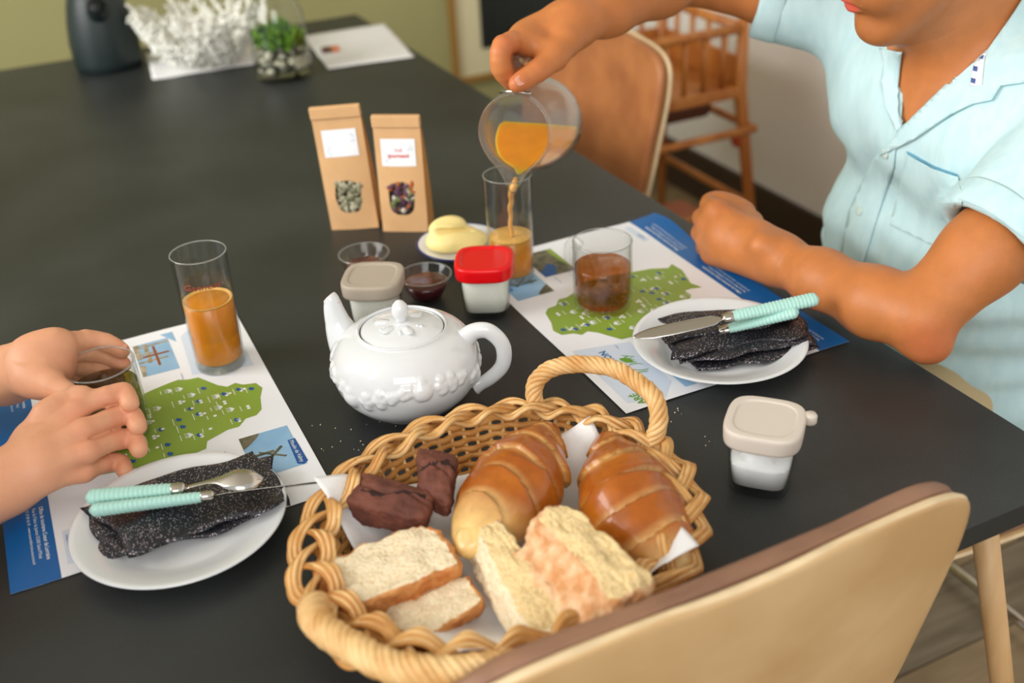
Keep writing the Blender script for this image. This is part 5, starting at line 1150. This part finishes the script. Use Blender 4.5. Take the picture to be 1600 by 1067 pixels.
# head
fh = -CX; tl_ = math.radians(24); hf = fh*math.cos(tl_)+Vector((0, 0, -math.sin(tl_))); hs = fh.cross(Vector((0, 0, 1))).normalized(); hu = hs.cross(hf)
hf = (hf+CY*-.10).normalized(); hs = hf.cross(hu).normalized(); hu = hs.cross(hf)
MP = atd(1322, 12, 1.215); HC_ = MP-hf*.096+hu*.066
RH = [[hf[i], hs[i], hu[i]] for i in range(3)]
def hl(a, b, c): return HC_+hf*a+hs*b+hu*c
def he(a, b, c, r, k): return ('e', tuple(hl(a, b, c)), r, RH, k)
hd_ = [he(-.012, 0, .040, (.098, .076, .098), .02), he(.030, 0, -.03, (.064, .060, .082), .03), he(.066, 0, -.100, (.026, .026, .022), .018),
       ('c', tuple(hl(.062, .014, -.102)), tuple(hl(-.004, .050, -.066)), .019, .022, .02), ('c', tuple(hl(.062, -.014, -.102)), tuple(hl(-.004, -.050, -.066)), .019, .022, .02),
       ('c', tuple(hl(.085, 0, .020)), tuple(hl(.112, 0, -.018)), .008, .0115, .01), he(.098, .011, -.024, (.010, .008, .007), .006), he(.098, -.011, -.024, (.010, .008, .007), .006),
       ('c', tuple(hl(.078, .035, .034)), tuple(hl(.084, -.035, .034)), .009, .009, .014), he(.090, .030, .012, (.014, .014, .010), -.01), he(.090, -.030, .012, (.014, .014, .010), -.01),
       he(.0885, 0, -.0560, (.0095, .023, .0060), .004), he(.0850, 0, -.0690, (.0105, .020, .0062), .004), he(.060, .034, -.05, (.03, .022, .03), .02), he(.060, -.034, -.05, (.03, .022, .03), .02),
       he(-.005, .078, 0, (.018, .008, .030), .006), he(-.005, -.078, 0, (.018, .008, .030), .006)]
NB = Vector((1.055, .955, 1.035))
hd_ += [('c', tuple(hl(-.03, 0, -.05)), tuple(NB), .056, .062, .025), ('c', tuple(hl(.02, 0, -.085)), tuple(Vector((1.03, .96, 1.0))), .040, .05, .03)]
torso = [('c', (1.065, .87, .925), (1.065, 1.035, .945), .120, .120, .05), ('c', (1.095, .88, .74), (1.095, 1.045, .74), .126, .126, .06), ('c', (1.13, .88, .56), (1.13, 1.03, .56), .14, .14, .06),
         ('c', tuple(shL+Vector((.0, .03, -.01))), tuple(shR+Vector((.0, -.03, -.01))), .068, .068, .05), ('c', (1.07, .955, 1.03), (1.075, .955, 1.06), .078, .062, .04)]
skin_t = [(p[0], p[1], p[2], p[3]-.008, p[4]-.008, p[5]) for p in torso]
V, F = joinnp([sdf_body(rh, .0022), sdf_body(lh, .0024), sdf_body(hd_+skin_t[:1]+skin_t[3:], .0030)])
C = paint(V, mb, spots+[(hl(.092, 0, -.0555), .0, mlip, 0)], .07)
P_ = (V-np.array(HC_)[None]) @ np.array([list(hf), list(hs), list(hu)]).T
lipm = (np.abs(P_[:, 2]+.062)-.0165*np.sqrt(np.clip(1-(P_[:, 1]/.026)**2, 0, 1)) < -.004) & (P_[:, 0] > .070) & (np.abs(P_[:, 1]) < .026); C[lipm, :3] = mlip[:3]
sj = np.clip((-.035-P_[:, 2])/.03, 0, 1)*np.clip((P_[:, 0]+.01)/.03, 0, 1)*(P_[:, 2] > -.14)*(np.abs(P_[:, 1]) < .09)*(~lipm); C[:, :3] = C[:, :3]*(1-.38*sj[:, None])+np.array(stub[:3])[None]*(.38*sj[:, None])
BODY = np_mesh('body', V, F, M['skin_m'], MAN, C)
nd = (TQ[-1]-TQ[-3]).normalized(); nail(TQ[-1]-nd*.0005+Vector((0, -.0082, .0062)), nd, (0, -.8, .6), .012, .0125, MAN, M['nail'])
# shirt
cR = eR.lerp(shR, .42); dR = (shR-eR).normalized(); cL = eL.lerp(shL, .40); dL = (shL-eL).normalized()
def cutend(c, d, rad):
    c, d = np.array(c), np.array(d)
    def fn(X, Y, Z):
        t = (X-c[0])*d[0]+(Y-c[1])*d[1]+(Z-c[2])*d[2]; r2 = (X-c[0])**2+(Y-c[1])**2+(Z-c[2])**2-t*t
        return np.maximum(t, np.sqrt(np.maximum(r2, 0))-rad)
    return ('f', fn, -.002)
def tube_neck():                                             # open V neck
    a, b1, b2 = atx(1407, 206, .95), atx(1545, 74, .97), atx(1414, 78, .95)
    e1, e2 = (b1-a), (b2-a); view = Vector((1, 1.0, -.35)).normalized()
    n1 = e1.cross(view).normalized(); n2 = e2.cross(view).normalized(); mid_ = (e1+e2)
    if n1.dot(mid_) < 0: n1 = -n1
    if n2.dot(mid_) < 0: n2 = -n2
    def fn(X, Y, Z):
        d1 = (X-a.x)*n1.x+(Y-a.y)*n1.y+(Z-a.z)*n1.z; d2 = (X-a.x)*n2.x+(Y-a.y)*n2.y+(Z-a.z)*n2.z
        return np.maximum(np.maximum(-d1, -d2), X-1.05)
    return ('f', fn, -.003)
shp = [(*p[:5], p[5]) for p in torso]+[('c', tuple(shR), tuple(cR-dR*.03), .074, .066, .03), ('c', tuple(shL), tuple(cL-dL*.03), .074, .068, .012), cutend(cR, dR, .10), cutend(cL, dL, .10),
      ('c', tuple(cR-dR*.05), tuple(cR+dR*.035), .060, .050, -.003), ('c', tuple(cL-dL*.05), tuple(cL+dL*.035), .062, .052, -.003), tube_neck(),
      ('c', (1.06, .955, 1.08), tuple(NB+Vector((0, 0, .10))), .058, .070, -.006)]
V, F = sdf_body(shp, .0034)
c0 = np.array([1.09, .955]); rad = V[:, :2]-c0; rn = np.linalg.norm(rad, axis=1)[:, None]; X, Y, Z = V.T
fold = .0022*np.sin(X*60+Y*38-Z*46+2*np.sin(Z*18+Y*9))*np.clip((1.02-Z)/.1, .25, 1)+.0016*np.sin(Y*95+Z*40+1.6*np.sin(Z*30+X*12))+.0035*np.sin(Z*120+2.2*np.sin(Y*16))*np.clip((.80-Z)/.08, 0, 1)
V[:, :2] += rad/np.maximum(rn, .01)*fold[:, None]
SH = np_mesh('shirt', V, F, M['shirt'], MAN)
bpy.context.view_layer.update()
def bvh(objs):
    vs, fs = [], []
    for o in objs:
        n_ = len(vs); mw = Matrix.Translation(o.parent.location); vs += [mw @ v.co for v in o.data.vertices]; fs += [tuple(i+n_ for i in p.vertices) for p in o.data.polygons]
    return BVHTree.FromPolygons(vs, fs)
BV = bvh([SH]); BVA = bvh([SH, BODY])
def hit(u, v, tree, off):
    d = (atd(u, v, 1)-CAM).normalized(); h = tree.ray_cast(CAM, d)
    if h[0] is None: return None
    n_ = h[1] if h[1].dot(d) < 0 else -h[1]
    return h[0]+n_*off, n_
def drape(name, P, m, off, th, parent, tree=BV, step=9):
    bm = bmesh.new(); vs = [bm.verts.new((p[0], p[1], 0)) for p in P]
    for t_ in tessellate_polygon([[Vector((p[0], p[1], 0)) for p in P]]): bm.faces.new([vs[i] for i in t_])
    x0, x1 = min(p[0] for p in P), max(p[0] for p in P); y0, y1 = min(p[1] for p in P), max(p[1] for p in P)
    for i in range(int(x0/step), int(x1/step)+1): bmesh.ops.bisect_plane(bm, geom=bm.verts[:]+bm.edges[:]+bm.faces[:], plane_co=(i*step, 0, 0), plane_no=(1, 0, 0))
    for i in range(int(y0/step)-1, int(y1/step)+1): bmesh.ops.bisect_plane(bm, geom=bm.verts[:]+bm.edges[:]+bm.faces[:], plane_co=(0, i*step, 0), plane_no=(0, 1, 0))
    H = {v: hit(v.co.x, v.co.y, tree, off) for v in bm.verts}
    for v in bm.verts:
        if H[v]: v.co = H[v][0]
    bmesh.ops.delete(bm, geom=[v for v in bm.verts if not H[v]], context='VERTS')
    bmesh.ops.recalc_face_normals(bm, faces=bm.faces)
    o = bpart(name, bm, m, parent); solid(o, th, 0); return o
drape('lapel', [(1377, 78), (1384, 100), (1379, 130), (1386, 165), (1404, 205), (1407, 198), (1405, 150), (1412, 78)], M['shirt'], .0035, .0022, SH, BVA)
drape('lapel', [(1600, -14), (1543, 78), (1490, 128), (1424, 192), (1409, 205), (1380, 242), (1432, 216), (1490, 180), (1522, 164), (1551, 158), (1565, 136), (1600, 132), (1660, 60), (1660, -14)], M['shirt'], .0045, .0022, SH, BVA)
drape('placket', [(1366, 246), (1402, 222), (1398, 260), (1372, 340), (1348, 420), (1310, 420), (1328, 330)], M['shirt'], .0018, .0014, SH)
drape('chest_pocket', [(1420, 238), (1460, 260), (1497, 272), (1506, 308), (1484, 396), (1392, 352)], M['shirt'], .0016, .0014, SH)
drape('pocket_shade_line', [(1419, 235), (1421, 240), (1460, 262), (1497, 274), (1497, 271), (1460, 258)], mat('pocket_shade', rgb(96, 160, 188), .9), .0027, .0008, SH)  # darker blue line painted as the shade in the pocket opening
drape('collar_trim', [(1537, 84), (1543, 86), (1538, 136), (1520, 138), (1526, 104)], mat('white_trim', rgb(236, 238, 240), .8), .0065, .0008, SH, BVA, 6)
for k, (u, v) in enumerate(((1537, 93), (1529, 112), (1526, 130))): drape('trim_motif', [(u-3, v-4), (u+3, v-2), (u+2, v+5), (u-4, v+3)], mat('blue_motif', rgb(74, 96, 160), .8), .0075, .0006, SH, BVA, 6)
for u, v in ((1386, 239), (1346, 330)):
    h = hit(u, v, BV, .0032)
    if h:
        q = Matrix.Translation(h[0]) @ h[1].to_track_quat('Z', 'Y').to_matrix().to_4x4(); part('button', xf(lathe([(0, -.001), (.0052, -.001), (.0064, 0), (.0062, .0012), (.0045, .0009), (0, .0008)], n=20), q), mat('shell_button', rgb(214, 232, 226), .25, coat=.5), SH)
# collar band standing round the back of the neck
cb = [NB+Vector((.010+.076*math.cos(a), .074*math.sin(a), .014+.020*(1+math.cos(a))*.5)) for a in np.linspace(-2.15, 2.15, 40)]
gv, gf = [], []
for q in cb:
    o_ = (q-NB); o_.z = 0; o_.normalize(); gv += [q-Vector((0, 0, .03)), q+Vector((0, 0, .022))+o_*.002, q+Vector((0, 0, .019))+o_*.012, q-Vector((0, 0, .020))+o_*.024]
for i in range(len(cb)-1):
    for k in range(3): gf.append((i*4+k, i*4+k+1, (i+1)*4+k+1, (i+1)*4+k))
for c_, d_, r0_ in ((cR, dR, .0672), (cL, dL, .0690)):
    q = Matrix.Translation(c_+d_*.001) @ d_.to_track_quat('Z', 'Y').to_matrix().to_4x4()
    part('cuff', xf(lathe([(r0_-.004, 0), (r0_, -.001), (r0_+.0018, .003), (r0_+.0035, .028), (r0_+.0020, .031), (r0_-.002, .030), (r0_-.004, 0)], n=64, mod=lambda a, z: 1+.012*math.sin(5*a)+.006*math.sin(11*a)), q), M['shirt'], SH)
o = part('collar', (gv, gf), M['shirt'], SH); solid(o, .002, 0); sub(o, 1)
# trousers, hair, eyes
M['khaki'] = mat('khaki_cotton', rgb(190, 168, 128), .85, bump=.3, bscale=300)
tr = sdf_body([('c', (1.15, .87, .56), (1.15, 1.04, .56), .115, .115, .04), ('c', (1.10, .87, .555), (.78, .86, .555), .085, .066, .03), ('c', (1.10, 1.04, .555), (.78, 1.05, .555), .085, .066, .03), ('c', (.78, .86, .54), (.84, .86, .10), .062, .045, .02), ('c', (.78, 1.05, .54), (.84, 1.05, .10), .062, .045, .02)], .006)
np_mesh('trousers', tr[0], tr[1], M['khaki'], MAN)
for y_ in (.86, 1.05):
    s_ = sdf_body([('c', (.86, y_, .055), (.74, y_, .040), .045, .036, .01), ('c', (.84, y_, .09), (.84, y_, .12), .04, .04, .01)], .005); np_mesh('shoe', s_[0], s_[1], mat('brown_shoe', rgb(80, 56, 40), .5), MAN)
hr = sdf_body([he(-.020, 0, .052, (.100, .084, .100), .01), ('e', tuple(hl(.085, 0, .0)), (.09, .075, .075), RH, -.008), he(.03, 0, -.10, (.12, .12, .075), -.01)], .004)
HV = hr[0]; q_ = HV-np.array(HC_)[None]; q_ /= np.linalg.norm(q_, axis=1)[:, None]; HV += q_*(.0018*np.sin(HV[:, 0]*420+4*np.sin(HV[:, 1]*160))*np.sin(HV[:, 1]*380+3*np.sin(HV[:, 2]*200)))[:, None]
np_mesh('hair', HV, hr[1], mat('dark_brown_hair', rgb(62, 44, 32), .5, bump=.6, bscale=260), MAN)
for s in (-1, 1):
    e = part('eyeball', lathe([(0, -.0115), (.008, -.008), (.0115, 0), (.008, .008), (0, .0115)], hl(.0735, .031*s, .012), 20), mat('eye_white', rgb(236, 232, 226), .2), MAN)
    part('iris', lathe([(0, -.001), (.0055, -.001), (.005, .001), (0, .0012)], (0, 0, 0), 16), mat('iris', rgb(70, 50, 34), .2), e, world=False).matrix_local = Matrix.Translation(hl(.0842, .031*s, .0085)-e.parent.location) @ hf.to_track_quat('Z', 'Y').to_matrix().to_4x4()
    lidv = []
    for a_ in np.linspace(-.62, 1.45, 12):
        for b_ in np.linspace(-1.3, 1.3, 16): r_e = .0125; lidv.append(hl(.0735+r_e*math.cos(a_)*math.cos(b_), .031*s+r_e*math.cos(a_)*math.sin(b_), .012+r_e*math.sin(a_)))
    part('eyelid', (lidv, [(i*16+j, i*16+j+1, (i+1)*16+j+1, (i+1)*16+j) for i in range(11) for j in range(15)]), mat('eyelid_skin', rgb(176, 106, 58), .5), MAN)
    part('eyebrow', tube(spline([hl(.0925, .012*s, .037), hl(.0915, .026*s, .041), hl(.086, .038*s, .041), hl(.078, .050*s, .035)], 4), [.0022]+[.0032]*10+[.0024, .0016], 8), mat('eyebrow', rgb(62, 44, 32), .8), MAN)
